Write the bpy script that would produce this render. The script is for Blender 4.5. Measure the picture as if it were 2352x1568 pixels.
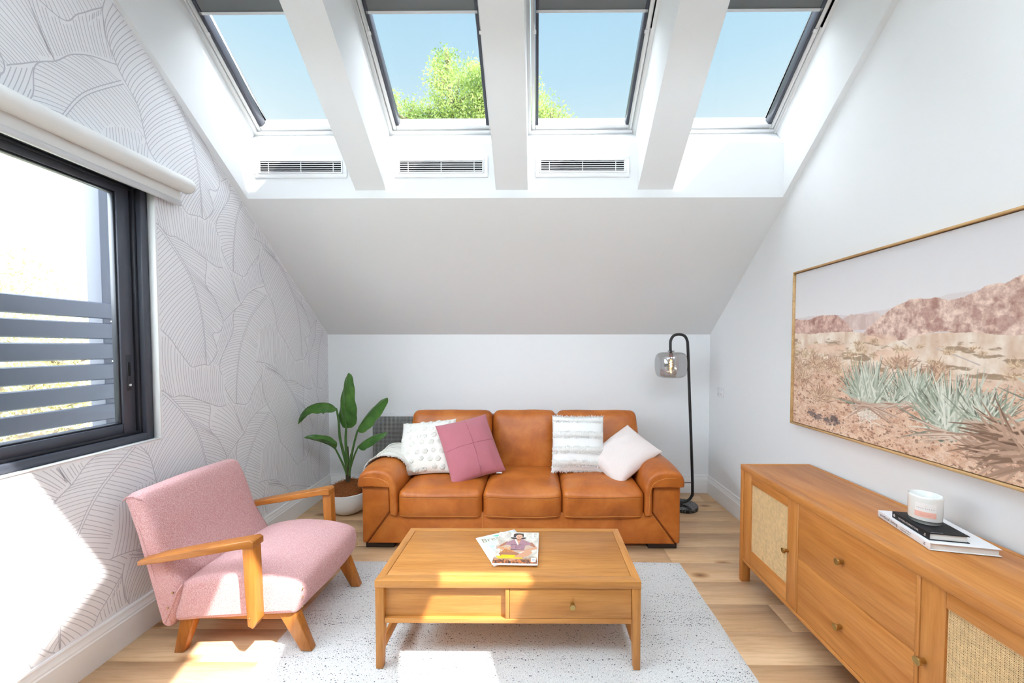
import bpy, bmesh, math, random
import numpy as np
from mathutils import Vector, Matrix, noise

for o in list(bpy.data.objects):
    bpy.data.objects.remove(o, do_unlink=True)
SC = bpy.context.scene
COL = SC.collection
rnd = random.Random(7)
R = math.radians

# ------------------------------------------------------------------ camera
cam_d = bpy.data.cameras.new('camera')
cam = bpy.data.objects.new('camera', cam_d)
COL.objects.link(cam)
cam.location = (0, 0, 1.35)
cam.rotation_euler = (R(90 - 1.8), 0, R(0.4))
cam_d.sensor_fit = 'HORIZONTAL'
cam_d.sensor_width = 36
cam_d.lens = 870 / 2352 * 36
cam_d.shift_x = (1176 - 1227) / 2352
cam_d.shift_y = (825 - 784) / 2352
cam_d.clip_start = 0.02
cam_d.clip_end = 500
SC.camera = cam

# ------------------------------------------------------------------ sky
SKY_STRENGTH = 1.97
world = bpy.data.worlds.new('sky')
SC.world = world
world.use_nodes = True
wn = world.node_tree
wn.nodes.clear()
w_tc = wn.nodes.new('ShaderNodeTexCoord')
w_sep = wn.nodes.new('ShaderNodeSeparateXYZ')
w_ramp = wn.nodes.new('ShaderNodeValToRGB')
w_bg = wn.nodes.new('ShaderNodeBackground')
w_out = wn.nodes.new('ShaderNodeOutputWorld')
wn.links.new(w_tc.outputs['Generated'], w_sep.inputs[0])
wn.links.new(w_sep.outputs['Z'], w_ramp.inputs[0])
wn.links.new(w_ramp.outputs[0], w_bg.inputs[0])
wn.links.new(w_bg.outputs[0], w_out.inputs[0])
er = w_ramp.color_ramp
er.elements[0].position = 0.0
er.elements[0].color = (1.0, 1.0, 1.0, 1)
er.elements[1].position = 1.0
er.elements[1].color = (0.22, 0.42, 0.64, 1)
for p, c in ((0.25, (0.84, 0.90, 0.92, 1)), (0.42, (0.62, 0.745, 0.79, 1)), (0.56, (0.43, 0.64, 0.77, 1)), (0.7, (0.33, 0.56, 0.74, 1))):
    e = er.elements.new(p)
    e.color = c
w_bg.inputs[1].default_value = SKY_STRENGTH

# ------------------------------------------------------------------ sun
sun_d = bpy.data.lights.new('sun', 'SUN')
sun_d.energy = 11.0
sun_d.angle = R(0.6)
sun_d.color = (1.0, 0.96, 0.90)
sun = bpy.data.objects.new('sun', sun_d)
COL.objects.link(sun)
SUN_DIR = Vector((-0.605, 0.47, -1.0)).normalized()
sun.rotation_euler = SUN_DIR.to_track_quat('-Z', 'Y').to_euler()
sun.location = (8, -6, 14)

# added wide fill lamp, much stronger than the visible sky dome
dome_d = bpy.data.lights.new('sky_fill', 'SUN')
dome_d.energy = 34.0
dome_d.angle = R(150)
dome_d.color = (0.845, 0.93, 1.0)
dome = bpy.data.objects.new('sky_fill', dome_d)
COL.objects.link(dome)
dome.location = (5, -12, 20)
dome.rotation_euler = Vector((0.0, 0.72, -1.0)).to_track_quat('-Z', 'Y').to_euler()   # tilted so the fill reaches the back wall

SC.view_settings.view_transform = 'Standard'
SC.view_settings.look = 'None'
SC.view_settings.gamma = 1
SC.view_settings.use_curve_mapping = False
SC.view_settings.exposure = 0.52
SC.cycles.diffuse_bounces = 4
SC.cycles.max_bounces = 9
SC.cycles.transparent_max_bounces = 12
SC.cycles.adaptive_threshold = 0.05
SC.cycles.caustics_reflective = False
SC.cycles.caustics_refractive = False

# ------------------------------------------------------------------ helpers
def lin(r, g, b):
    def f(c):
        c = c / 255.0
        return c / 12.92 if c <= 0.04045 else ((c + 0.055) / 1.055) ** 2.4
    return (f(r), f(g), f(b))

ORG = {}

def put(name, me, mat, parent=None, origin=None):
    o = bpy.data.objects.new(name, me)
    COL.objects.link(o)
    if mat is not None:
        if isinstance(mat, (list, tuple)):
            for m in mat:
                me.materials.append(m)
        else:
            me.materials.append(mat)
    if parent is not None:
        o.parent = parent
        ORG[o] = ORG[parent]
        me.transform(Matrix.Translation(-ORG[parent]))
    else:
        if origin is None:
            n = len(me.vertices)
            a = np.empty(n * 3, np.float32)
            me.vertices.foreach_get('co', a)
            a = a.reshape(-1, 3)
            lo, hi = a.min(0), a.max(0)
            origin = ((lo[0] + hi[0]) / 2, (lo[1] + hi[1]) / 2, lo[2])
        origin = Vector([float(q) for q in origin])
        me.transform(Matrix.Translation(-origin))
        o.location = origin
        ORG[o] = origin
    return o

def tag(o, label, cat=None, group=None, kind=None):
    o['label'] = label
    if cat:
        o['category'] = cat
    if group:
        o['group'] = group
    if kind:
        o['kind'] = kind
    return o

def thing(name, loc, label, cat, group=None, kind=None):
    o = bpy.data.objects.new(name, None)
    COL.objects.link(o)
    o.location = loc
    o.empty_display_size = 0.05
    ORG[o] = Vector(loc)
    return tag(o, label, cat, group, kind)

def mesh(verts, faces, smooth=False, sharp=None):
    me = bpy.data.meshes.new('m')
    me.from_pydata([tuple(float(q) for q in v) for v in verts], [], faces)
    me.update()
    if smooth:
        me.polygons.foreach_set('use_smooth', [True] * len(me.polygons))
        if sharp:
            me.set_sharp_from_angle(angle=R(sharp))
    return me

class MB:
    def __init__(self):
        self.v = []
        self.f = []
    def add(self, verts, faces):
        n = len(self.v)
        self.v.extend(verts)
        self.f.extend([tuple(i + n for i in f) for f in faces])
        return self
    def box(self, x0, x1, y0, y1, z0, z1):
        v = [(x0, y0, z0), (x1, y0, z0), (x1, y1, z0), (x0, y1, z0), (x0, y0, z1), (x1, y0, z1), (x1, y1, z1), (x0, y1, z1)]
        return self.add(v, [(0, 3, 2, 1), (4, 5, 6, 7), (0, 1, 5, 4), (1, 2, 6, 5), (2, 3, 7, 6), (3, 0, 4, 7)])
    def hexa(self, v):
        return self.add(v, [(0, 3, 2, 1), (4, 5, 6, 7), (0, 1, 5, 4), (1, 2, 6, 5), (2, 3, 7, 6), (3, 0, 4, 7)])
    def prism(self, pts, fn, a0, a1):
        """extrude a 2-D polygon between a0 and a1; fn(p, q, a) -> world point"""
        n = len(pts)
        v = [fn(p[0], p[1], a0) for p in pts] + [fn(p[0], p[1], a1) for p in pts]
        f = [tuple(range(n))[::-1], tuple(range(n, 2 * n))]
        for i in range(n):
            j = (i + 1) % n
            f.append((i, j, n + j, n + i))
        return self.add(v, f)
    def tube(self, pts, rad, n=8, caps=True, closed=False):
        pts = [Vector(p) for p in pts]
        m = len(pts)
        rr = rad if isinstance(rad, (list, tuple)) else [rad] * m
        verts, faces = [], []
        up = Vector((0, 0, 1))
        prev = None
        for i in range(m):
            a = pts[i - 1] if (i > 0 or closed) else pts[i]
            b = pts[(i + 1) % m] if (i < m - 1 or closed) else pts[i]
            t = (b - a)
            if t.length < 1e-9:
                t = Vector((0, 0, 1))
            t.normalize()
            if prev is None:
                s = t.cross(up)
                if s.length < 0.05:
                    s = t.cross(Vector((0, 1, 0)))
            else:
                s = prev - t * prev.dot(t)
                if s.length < 1e-6:
                    s = t.cross(up)
            s.normalize()
            prev = s
            w = t.cross(s)
            for k in range(n):
                an = 2 * math.pi * k / n
                verts.append(tuple(pts[i] + (s * math.cos(an) + w * math.sin(an)) * rr[i]))
        last = m if closed else m - 1
        for i in range(last):
            i2 = (i + 1) % m
            for k in range(n):
                k2 = (k + 1) % n
                faces.append((i * n + k, i * n + k2, i2 * n + k2, i2 * n + k))
        if caps and not closed:
            faces.append(tuple(range(n))[::-1])
            faces.append(tuple((m - 1) * n + k for k in range(n)))
        return self.add(verts, faces)
    def lathe(self, prof, c, n=32, axis='Z'):
        """prof = [(r, h)], closed to the axis where r == 0"""
        verts, faces = [], []
        for r, h in prof:
            for k in range(n):
                a = 2 * math.pi * k / n
                p = (r * math.cos(a), r * math.sin(a), h)
                if axis == 'Y':
                    p = (p[0], p[2], p[1])
                elif axis == 'X':
                    p = (p[2], p[0], p[1])
                verts.append((c[0] + p[0], c[1] + p[1], c[2] + p[2]))
        for i in range(len(prof) - 1):
            for k in range(n):
                k2 = (k + 1) % n
                faces.append((i * n + k, i * n + k2, (i + 1) * n + k2, (i + 1) * n + k))
        if prof[0][0] > 0:
            faces.append(tuple(range(n))[::-1])
        if prof[-1][0] > 0:
            faces.append(tuple((len(prof) - 1) * n + k for k in range(n)))
        return self.add(verts, faces)
    def build(self, name, mat, parent=None, smooth=False, sharp=None, bevel=0, seg=2, origin=None, bev_angle=30):
        me = mesh(self.v, self.f)
        bm = bmesh.new()
        bm.from_mesh(me)
        bmesh.ops.remove_doubles(bm, verts=bm.verts, dist=1e-6)
        bmesh.ops.recalc_face_normals(bm, faces=bm.faces)
        if bevel:
            ed = [e for e in bm.edges if len(e.link_faces) == 2 and e.calc_face_angle(0) > R(bev_angle)]
            bmesh.ops.bevel(bm, geom=ed, offset=bevel, segments=seg, profile=0.5, affect='EDGES', clamp_overlap=True)
            smooth = True
            sharp = sharp or 46
        bm.to_mesh(me)
        bm.free()
        if smooth:
            me.polygons.foreach_set('use_smooth', [True] * len(me.polygons))
            if sharp:
                me.set_sharp_from_angle(angle=R(sharp))
        return put(name, me, mat, parent, origin)

def box_obj(name, b, mat, parent=None, bevel=0.002, seg=2, origin=None):
    return MB().box(*b).build(name, mat, parent, bevel=bevel, seg=seg, origin=origin)

def catmull(pts, per=6, closed=False):
    n = len(pts)
    out = []
    P = [np.array(p, float) for p in pts]
    rng = n if closed else n - 1
    for i in range(rng):
        p0 = P[(i - 1) % n] if (closed or i > 0) else P[0]
        p1, p2 = P[i], P[(i + 1) % n]
        p3 = P[(i + 2) % n] if (closed or i + 2 < n) else P[n - 1]
        for k in range(per):
            t = k / per
            out.append(0.5 * ((2 * p1) + (-p0 + p2) * t + (2 * p0 - 5 * p1 + 4 * p2 - p3) * t * t + (-p0 + 3 * p1 - 3 * p2 + p3) * t ** 3))
    if not closed:
        out.append(P[-1])
    return [tuple(p) for p in out]

def soft_box(b, r, bulge=(0, 0, 0, 0, 0, 0), n=14, xf=None, wob=0.0, seed=0):
    """rounded, bulging cushion block. bulge = -x,+x,-y,+y,-z,+z"""
    x0, x1, y0, y1, z0, z1 = b
    lo = np.array([x0, y0, z0]); hi = np.array([x1, y1, z1])
    c = (lo + hi) / 2; h = (hi - lo) / 2
    rr = np.minimum(r, h * 0.98)
    vs, idx, faces = [], {}, []
    def vid(p):
        k = tuple(np.round(p, 5))
        if k not in idx:
            idx[k] = len(vs)
            vs.append(p)
        return idx[k]
    ts = np.sin(np.linspace(-math.pi / 2, math.pi / 2, n + 1))
    ts = 0.45 * ts + 0.55 * np.linspace(-1, 1, n + 1)
    for ax in range(3):
        for sg in (-1, 1):
            a1, a2 = (ax + 1) % 3, (ax + 2) % 3
            for i in range(n):
                for j in range(n):
                    q = []
                    for (ii, jj) in ((i, j), (i + 1, j), (i + 1, j + 1), (i, j + 1)):
                        p = np.zeros(3)
                        p[ax] = sg; p[a1] = ts[ii]; p[a2] = ts[jj]
                        q.append(vid(p))
                    faces.append(tuple(q) if sg > 0 else tuple(q[::-1]))
    out = []
    for p in vs:
        q = p * h
        core = np.clip(q, -(h - rr), h - rr)
        d = q - core
        d2 = d / rr
        L = np.linalg.norm(d2)
        if L > 1e-9:
            m = np.max(np.abs(d2))
            d2 = d2 / L * m
        s = core + d2 * rr
        u = p
        for ax in range(3):
            a1, a2 = (ax + 1) % 3, (ax + 2) % 3
            w = (1 - u[a1] ** 2) * (1 - u[a2] ** 2)
            k = bulge[2 * ax + (1 if u[ax] > 0 else 0)]
            s[ax] += math.copysign(1, u[ax]) * k * w * abs(u[ax]) ** 2
        s = s + c
        if wob:
            nv = noise.noise_vector(Vector(s * 6 + seed))
            s = s + np.array(nv) * wob
        if xf:
            s = np.array(xf(s))
        out.append(s)
    me = mesh(out, faces, smooth=True)
    bm = bmesh.new(); bm.from_mesh(me)
    bmesh.ops.recalc_face_normals(bm, faces=bm.faces)
    bm.to_mesh(me); bm.free()
    me.polygons.foreach_set('use_smooth', [True] * len(me.polygons))
    return me

def soft_extrude(prof, y0, y1, r, fn, n=5, mid=8, bulge=0.0, wob=0.0):
    """closed 2-D profile extruded with rounded ends; fn(p, q, a) -> world"""
    P = np.array(prof, float)
    m = len(P)
    area = 0.5 * np.sum(P[:, 0] * np.roll(P[:, 1], -1) - np.roll(P[:, 0], -1) * P[:, 1])
    t = np.roll(P, -1, 0) - np.roll(P, 1, 0)
    t /= np.linalg.norm(t, axis=1)[:, None] + 1e-9
    nrm = np.stack([t[:, 1], -t[:, 0]], 1) * (1 if area > 0 else -1)
    secs = []
    for k in range(n + 1):
        a = math.pi / 2 * k / n
        secs.append((y0 + r * (1 - math.sin(a)), r * (1 - math.cos(math.pi / 2 - a))))
    secs = [(y0 + r * (1 - math.cos(math.pi / 2 * k / n)), r * (1 - math.sin(math.pi / 2 * k / n))) for k in range(n + 1)]
    ys = secs + [(y0 + r + (y1 - y0 - 2 * r) * k / mid, 0) for k in range(1, mid)] + [(y0 + y1 - s[0], s[1]) for s in secs[::-1]]
    v, f = [], []
    for (yy, ins) in ys:
        u = (yy - y0) / (y1 - y0) * 2 - 1
        Q = P - nrm * ins + nrm * bulge * (1 - u * u)
        for q in Q:
            w = np.array(fn(q[0], q[1], yy))
            if wob:
                w = w + np.array(noise.noise_vector(Vector(w * 7))) * wob
            v.append(w)
    for i in range(len(ys) - 1):
        for k in range(m):
            k2 = (k + 1) % m
            f.append((i * m + k, i * m + k2, (i + 1) * m + k2, (i + 1) * m + k))
    f.append(tuple(range(m))[::-1])
    f.append(tuple((len(ys) - 1) * m + k for k in range(m)))
    me = mesh(v, f)
    bm = bmesh.new(); bm.from_mesh(me)
    bmesh.ops.triangulate(bm, faces=[q for q in bm.faces if len(q.verts) > 4], ngon_method='EAR_CLIP')
    bmesh.ops.recalc_face_normals(bm, faces=bm.faces)
    bm.to_mesh(me); bm.free()
    me.polygons.foreach_set('use_smooth', [True] * len(me.polygons))
    me.set_sharp_from_angle(angle=R(60))
    return me

def text_geo(s, size=1.0):
    cu = bpy.data.curves.new('t', 'FONT')
    cu.body = s
    cu.size = size
    cu.resolution_u = 3
    ob = bpy.data.objects.new('t', cu)
    COL.objects.link(ob)
    dg = bpy.context.evaluated_depsgraph_get()
    me = bpy.data.meshes.new_from_object(ob.evaluated_get(dg))
    v = [tuple(p.co) for p in me.vertices]
    f = [tuple(p.vertices) for p in me.polygons]
    bpy.data.objects.remove(ob, do_unlink=True)
    bpy.data.curves.remove(cu)
    bpy.data.meshes.remove(me)
    return v, f

def text_obj(name, s, fn, width, mat, parent, height=None):
    """flat lettering mapped by fn(x, y) -> world, scaled to the given width"""
    v, f = text_geo(s)
    xs = [p[0] for p in v]; ys = [p[1] for p in v]
    x0, x1, y0, y1 = min(xs), max(xs), min(ys), max(ys)
    k = width / (x1 - x0)
    ky = k if height is None else height / (y1 - y0)
    return put(name, mesh([fn((p[0] - x0) * k, (p[1] - y0) * ky) for p in v], f), mat, parent)

# ------------------------------------------------------------------ materials
def new_mat(name):
    m = bpy.data.materials.new(name)
    m.use_nodes = True
    nt = m.node_tree
    nt.nodes.clear()
    out = nt.nodes.new('ShaderNodeOutputMaterial')
    bs = nt.nodes.new('ShaderNodeBsdfPrincipled')
    nt.links.new(bs.outputs[0], out.inputs[0])
    return m, nt, bs

def coords(nt, scale=(1, 1, 1), kind='Object', rot=(0, 0, 0)):
    tc = nt.nodes.new('ShaderNodeTexCoord')
    mp = nt.nodes.new('ShaderNodeMapping')
    mp.inputs['Scale'].default_value = scale
    mp.inputs['Rotation'].default_value = rot
    nt.links.new(tc.outputs[kind], mp.inputs[0])
    return mp.outputs[0]

def nz(nt, vec, scale, detail=4, rough=0.55, dist=0.0):
    n = nt.nodes.new('ShaderNodeTexNoise')
    n.inputs['Scale'].default_value = scale
    n.inputs['Detail'].default_value = detail
    n.inputs['Roughness'].default_value = rough
    n.inputs['Distortion'].default_value = dist
    nt.links.new(vec, n.inputs['Vector'])
    return n.outputs[0]

def ramp(nt, fac, stops):
    r = nt.nodes.new('ShaderNodeValToRGB')
    el = r.color_ramp.elements
    el[0].position = stops[0][0]; el[0].color = (*stops[0][1], 1)
    el[1].position = stops[-1][0]; el[1].color = (*stops[-1][1], 1)
    for p, c in stops[1:-1]:
        e = el.new(p); e.color = (*c, 1)
    nt.links.new(fac, r.inputs[0])
    return r.outputs[0]

def mixc(nt, fac, a, b, mode='MIX'):
    m = nt.nodes.new('ShaderNodeMix')
    m.data_type = 'RGBA'
    m.blend_type = mode
    for sock, val in ((m.inputs[0], fac), (m.inputs[6], a), (m.inputs[7], b)):
        if isinstance(val, (int, float)):
            sock.default_value = val
        elif isinstance(val, tuple):
            sock.default_value = (*val, 1)
        else:
            nt.links.new(val, sock)
    return m.outputs[2]

def bump(nt, bs, h, strength=0.2, dist=0.002):
    b = nt.nodes.new('ShaderNodeBump')
    b.inputs['Strength'].default_value = strength
    b.inputs['Distance'].default_value = dist
    nt.links.new(h, b.inputs['Height'])
    nt.links.new(b.outputs[0], bs.inputs['Normal'])

def simple(name, col, rough=0.5, spec=0.5, metal=0.0, nscale=None, nstr=0.15, ndist=0.001, var=0.0, vscale=8, coat=0.0):
    m, nt, bs = new_mat(name)
    bs.inputs['Base Color'].default_value = (*col, 1)
    bs.inputs['Roughness'].default_value = rough
    bs.inputs['Specular IOR Level'].default_value = spec
    bs.inputs['Metallic'].default_value = metal
    bs.inputs['Coat Weight'].default_value = coat
    v = coords(nt)
    if var:
        a = tuple(c * (1 - var) for c in col); b = tuple(min(1, c * (1 + var)) for c in col)
        nt.links.new(ramp(nt, nz(nt, v, vscale), [(0.3, a), (0.7, b)]), bs.inputs['Base Color'])
    if nscale:
        bump(nt, bs, nz(nt, v, nscale), nstr, ndist)
    return m

def wood(name, axis, dark, light, scale=1.0, rough=0.42, knots=False, rand=0.0, contrast=1.0):
    m, nt, bs = new_mat(name)
    st = {'X': (1.2, 16, 16), 'Y': (16, 1.2, 16), 'Z': (16, 16, 1.2)}[axis]
    st = tuple(s * scale for s in st)
    v = coords(nt, st)
    if rand:
        oi = nt.nodes.new('ShaderNodeObjectInfo')
        ad = nt.nodes.new('ShaderNodeVectorMath'); ad.operation = 'ADD'
        ml = nt.nodes.new('ShaderNodeVectorMath'); ml.operation = 'SCALE'
        cb = nt.nodes.new('ShaderNodeCombineXYZ')
        for i in range(3):
            nt.links.new(oi.outputs['Random'], cb.inputs[i])
        nt.links.new(cb.outputs[0], ml.inputs[0]); ml.inputs['Scale'].default_value = 57.0
        nt.links.new(v, ad.inputs[0]); nt.links.new(ml.outputs[0], ad.inputs[1])
        v = ad.outputs[0]
    g1 = nz(nt, v, 1.6, 6, 0.6, 0.6)
    g2 = nz(nt, v, 9.0, 3, 0.6, 0.2)
    mid = tuple((a + b) / 2 for a, b in zip(dark, light))
    lo = tuple(c + (d - c) * contrast for c, d in zip(mid, dark))
    hi = tuple(c + (d - c) * contrast for c, d in zip(mid, light))
    c = ramp(nt, g1, [(0.32, lo), (0.5, mid), (0.68, hi)])
    f = ramp(nt, g2, [(0.33, (0.80, 0.76, 0.70)), (0.58, (1, 1, 1))])
    c = mixc(nt, 0.75, c, f, 'MULTIPLY')
    if rand:
        rv = ramp(nt, oi.outputs['Random'], [(0.0, (1 - rand, 1 - rand, 1 - rand)), (0.5, (1, 0.99, 0.97)), (1.0, (1 + rand * 0.5, 1 + rand * 0.5, 1 + rand * 0.45))])
        c = mixc(nt, 1.0, c, rv, 'MULTIPLY')
    if knots:
        kv = nt.nodes.new('ShaderNodeTexVoronoi')
        kv.voronoi_dimensions = '2D'
        ks = coords(nt, (1.0, 1.9, 1.0))
        ad2 = nt.nodes.new('ShaderNodeVectorMath'); ad2.operation = 'ADD'
        nt.links.new(ks, ad2.inputs[0])
        if rand:
            nt.links.new(ml.outputs[0], ad2.inputs[1])
        kv.inputs['Scale'].default_value = 1.5
        nt.links.new(ad2.outputs[0], kv.inputs['Vector'])
        kf = ramp(nt, kv.outputs['Distance'], [(0.012, (0.22, 0.13, 0.08)), (0.05, (0.62, 0.48, 0.36)), (0.10, (1, 1, 1))])
        c = mixc(nt, 0.85, c, kf, 'MULTIPLY')
    nt.links.new(c, bs.inputs['Base Color'])
    bs.inputs['Roughness'].default_value = rough
    bs.inputs['Specular IOR Level'].default_value = 0.4
    bump(nt, bs, g2, 0.12, 0.001)
    return m

def glass(name, tint=(1, 1, 1), refl=0.9, rough=0.0, base=0.03, power=5.0):
    """thin sheet: light passes straight through, edges reflect by Fresnel"""
    m = bpy.data.materials.new(name)
    m.use_nodes = True
    nt = m.node_tree
    nt.nodes.clear()
    out = nt.nodes.new('ShaderNodeOutputMaterial')
    mx = nt.nodes.new('ShaderNodeMixShader')
    tr = nt.nodes.new('ShaderNodeBsdfTransparent')
    gl = nt.nodes.new('ShaderNodeBsdfGlossy')
    lw = nt.nodes.new('ShaderNodeLayerWeight')
    lw.inputs['Blend'].default_value = 0.5
    pw_ = nt.nodes.new('ShaderNodeMath'); pw_.operation = 'POWER'; pw_.inputs[1].default_value = power
    mu = nt.nodes.new('ShaderNodeMath'); mu.operation = 'MULTIPLY_ADD'; mu.inputs[1].default_value = refl; mu.inputs[2].default_value = base
    tr.inputs[0].default_value = (*tint, 1)
    gl.inputs['Roughness'].default_value = rough
    nt.links.new(lw.outputs['Facing'], pw_.inputs[0])
    nt.links.new(pw_.outputs[0], mu.inputs[0])
    nt.links.new(mu.outputs[0], mx.inputs[0])
    nt.links.new(tr.outputs[0], mx.inputs[1])
    nt.links.new(gl.outputs[0], mx.inputs[2])
    nt.links.new(mx.outputs[0], out.inputs[0])
    return m

def print_mat(name, rough=0.5, spec=0.3, coat=0.0):
    m, nt, bs = new_mat(name)
    a = nt.nodes.new('ShaderNodeVertexColor')
    a.layer_name = 'print'
    nt.links.new(a.outputs[0], bs.inputs['Base Color'])
    bs.inputs['Roughness'].default_value = rough
    bs.inputs['Specular IOR Level'].default_value = spec
    bs.inputs['Coat Weight'].default_value = coat
    return m

def glow(name, col, strength):
    m = bpy.data.materials.new(name)
    m.use_nodes = True
    nt = m.node_tree
    nt.nodes.clear()
    out = nt.nodes.new('ShaderNodeOutputMaterial')
    e = nt.nodes.new('ShaderNodeEmission')
    e.inputs[0].default_value = (*col, 1)
    e.inputs[1].default_value = strength
    nt.links.new(e.outputs[0], out.inputs[0])
    return m

M = {}
M['wall'] = simple('white_wall_paint', (0.82, 0.835, 0.85), 0.75, 0.2, nscale=260, nstr=0.05)
M['ceil'] = simple('white_ceiling_paint', (0.77, 0.785, 0.795), 0.8, 0.2, nscale=240, nstr=0.04)
M['paper'] = simple('wallpaper_ground', (0.84, 0.84, 0.865), 0.7, 0.2, nscale=320, nstr=0.04)
M['ink'] = simple('wallpaper_ink', (0.57, 0.56, 0.605), 0.7, 0.2)
M['trim'] = simple('white_gloss_trim', (0.82, 0.82, 0.82), 0.35, 0.4)
M['frame_white'] = simple('white_window_lacquer', (0.84, 0.84, 0.84), 0.3, 0.5)
M['frame_dark'] = simple('dark_aluminium', lin(70, 73, 84), 0.38, 0.5, nscale=500, nstr=0.03)
M['frame_darker'] = simple('dark_track_aluminium', lin(42, 44, 52), 0.45, 0.5)
M['rubber'] = simple('black_rubber', lin(20, 20, 22), 0.7, 0.3)
M['blind_dark'] = simple('charcoal_blind_fabric', lin(124, 128, 130), 0.85, 0.1, nscale=900, nstr=0.1)
M['blind_white'] = simple('white_blind_fabric', (0.80, 0.80, 0.79), 0.8, 0.2)
M['alu'] = simple('white_anodised_rail', (0.70, 0.71, 0.73), 0.35, 0.5)
M['pane'] = glass('clear_pane', (0.975, 0.985, 0.99), 0.8, base=0.015)
M['pane_dim'] = glass('dimmed_pane', (0.675, 0.67, 0.665), 0.8, base=0.015)  # tint added to dim the daylight entering the front wells
M['slat'] = simple('grey_blue_powder_coat', lin(52, 55, 68), 0.5, 0.4, nscale=600, nstr=0.05)
M['floor_x'] = wood('oak_plank', 'X', lin(200, 160, 120), lin(222, 188, 150), 0.55, 0.45, knots=True, rand=0.07, contrast=0.8)
M['gap'] = simple('floor_joint', lin(120, 84, 54), 0.8, 0.2)
TD, TL = lin(174, 112, 50), lin(204, 142, 76)
for ax in 'XYZ':
    M['teak' + ax] = wood('table_wood_' + ax.lower(), ax, TD, TL, 0.7, 0.4, contrast=0.75)
SD, SL = lin(178, 108, 46), lin(208, 142, 76)
for ax in 'XYZ':
    M['side' + ax] = wood('sideboard_wood_' + ax.lower(), ax, SD, SL, 0.7, 0.4, contrast=0.8)
for ax in 'XYZ':
    M['arm' + ax] = wood('chair_wood_' + ax.lower(), ax, lin(150, 86, 30), lin(192, 124, 56), 0.8, 0.35, contrast=0.8)
M['cane'] = simple('cane_strand', lin(228, 194, 146), 0.6, 0.3, var=0.14, vscale=60)
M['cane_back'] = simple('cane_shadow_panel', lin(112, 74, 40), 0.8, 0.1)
M['brass'] = simple('brushed_brass', lin(190, 160, 100), 0.35, 0.5, 1.0)
M['black'] = simple('black_metal', lin(26, 26, 28), 0.45, 0.5)
M['marble'] = None
M['white_plastic'] = simple('white_plastic', (0.80, 0.80, 0.83), 0.35, 0.5)
M['vent_dark'] = simple('vent_duct_dark', lin(30, 30, 34), 0.8, 0.2)
M['vent'] = simple('vent_white_metal', (0.80, 0.81, 0.83), 0.4, 0.4)
M['grille'] = simple('grille_grey_metal', (0.50, 0.53, 0.52), 0.5, 0.4)

def leather():
    m, nt, bs = new_mat('tan_leather')
    v = coords(nt)
    c = ramp(nt, nz(nt, v, 5, 4, 0.6, 0.4), [(0.30, lin(160, 84, 28)), (0.5, lin(184, 102, 38)), (0.72, lin(202, 122, 54))])
    nt.links.new(c, bs.inputs['Base Color'])
    bs.inputs['Roughness'].default_value = 0.42
    bs.inputs['Specular IOR Level'].default_value = 0.45
    g = nz(nt, v, 260, 3, 0.6)
    bump(nt, bs, g, 0.10, 0.001)
    return m
M['leather'] = leather()
M['stitch'] = simple('tan_stitch_thread', lin(216, 150, 84), 0.7, 0.2)
M['seam'] = simple('leather_seam', lin(140, 70, 26), 0.6, 0.3)
M['foot'] = simple('dark_brown_foot', lin(44, 32, 28), 0.5, 0.4)

def tweed():
    m, nt, bs = new_mat('pink_tweed')
    v = coords(nt)
    a = nz(nt, coords(nt, (900, 260, 260)), 1.0, 2, 0.7)
    b = nz(nt, coords(nt, (260, 900, 900)), 1.0, 2, 0.7)
    ad = nt.nodes.new('ShaderNodeMath'); ad.operation = 'ADD'
    nt.links.new(a, ad.inputs[0]); nt.links.new(b, ad.inputs[1])
    hf = nt.nodes.new('ShaderNodeMath'); hf.operation = 'MULTIPLY'; hf.inputs[1].default_value = 0.5
    nt.links.new(ad.outputs[0], hf.inputs[0])
    c = ramp(nt, hf.outputs[0], [(0.36, lin(166, 98, 98)), (0.47, lin(196, 140, 140)), (0.62, lin(226, 198, 196))])
    nt.links.new(c, bs.inputs['Base Color'])
    bs.inputs['Roughness'].default_value = 0.9
    bs.inputs['Specular IOR Level'].default_value = 0.15
    bs.inputs['Sheen Weight'].default_value = 0.2
    bump(nt, bs, hf.outputs[0], 0.35, 0.002)
    return m
M['tweed'] = tweed()

def cloth(name, col, scale=500, var=0.06, sheen=0.2, strength=0.3):
    m, nt, bs = new_mat(name)
    g = nz(nt, coords(nt, (scale, scale * 0.5, scale)), 1.0, 2, 0.7)
    a = tuple(c * (1 - var) for c in col); b = tuple(min(1, c * (1 + var)) for c in col)
    nt.links.new(ramp(nt, g, [(0.35, a), (0.65, b)]), bs.inputs['Base Color'])
    bs.inputs['Roughness'].default_value = 0.9
    bs.inputs['Specular IOR Level'].default_value = 0.12
    bs.inputs['Sheen Weight'].default_value = sheen
    bump(nt, bs, g, strength, 0.001)
    return m
M['cream'] = cloth('cream_cotton', (0.80, 0.77, 0.71))
M['mauve'] = cloth('mauve_velvet', lin(184, 112, 122), 300, 0.05, 0.35, 0.12)
M['mauve_seam'] = cloth('mauve_seam_thread', lin(150, 84, 96), 300, 0.05, 0.1, 0.1)
M['white_cloth'] = cloth('white_cotton', (0.83, 0.83, 0.82))
M['fringe'] = cloth('white_fringe_yarn', (0.88, 0.87, 0.85), 700, 0.05)
M['blush'] = cloth('blush_velvet', (0.77, 0.68, 0.65), 300, 0.04, 0.3, 0.1)
M['blush_back'] = cloth('grey_linen_back', (0.60, 0.55, 0.50), 400, 0.05, 0.1, 0.2)

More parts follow.
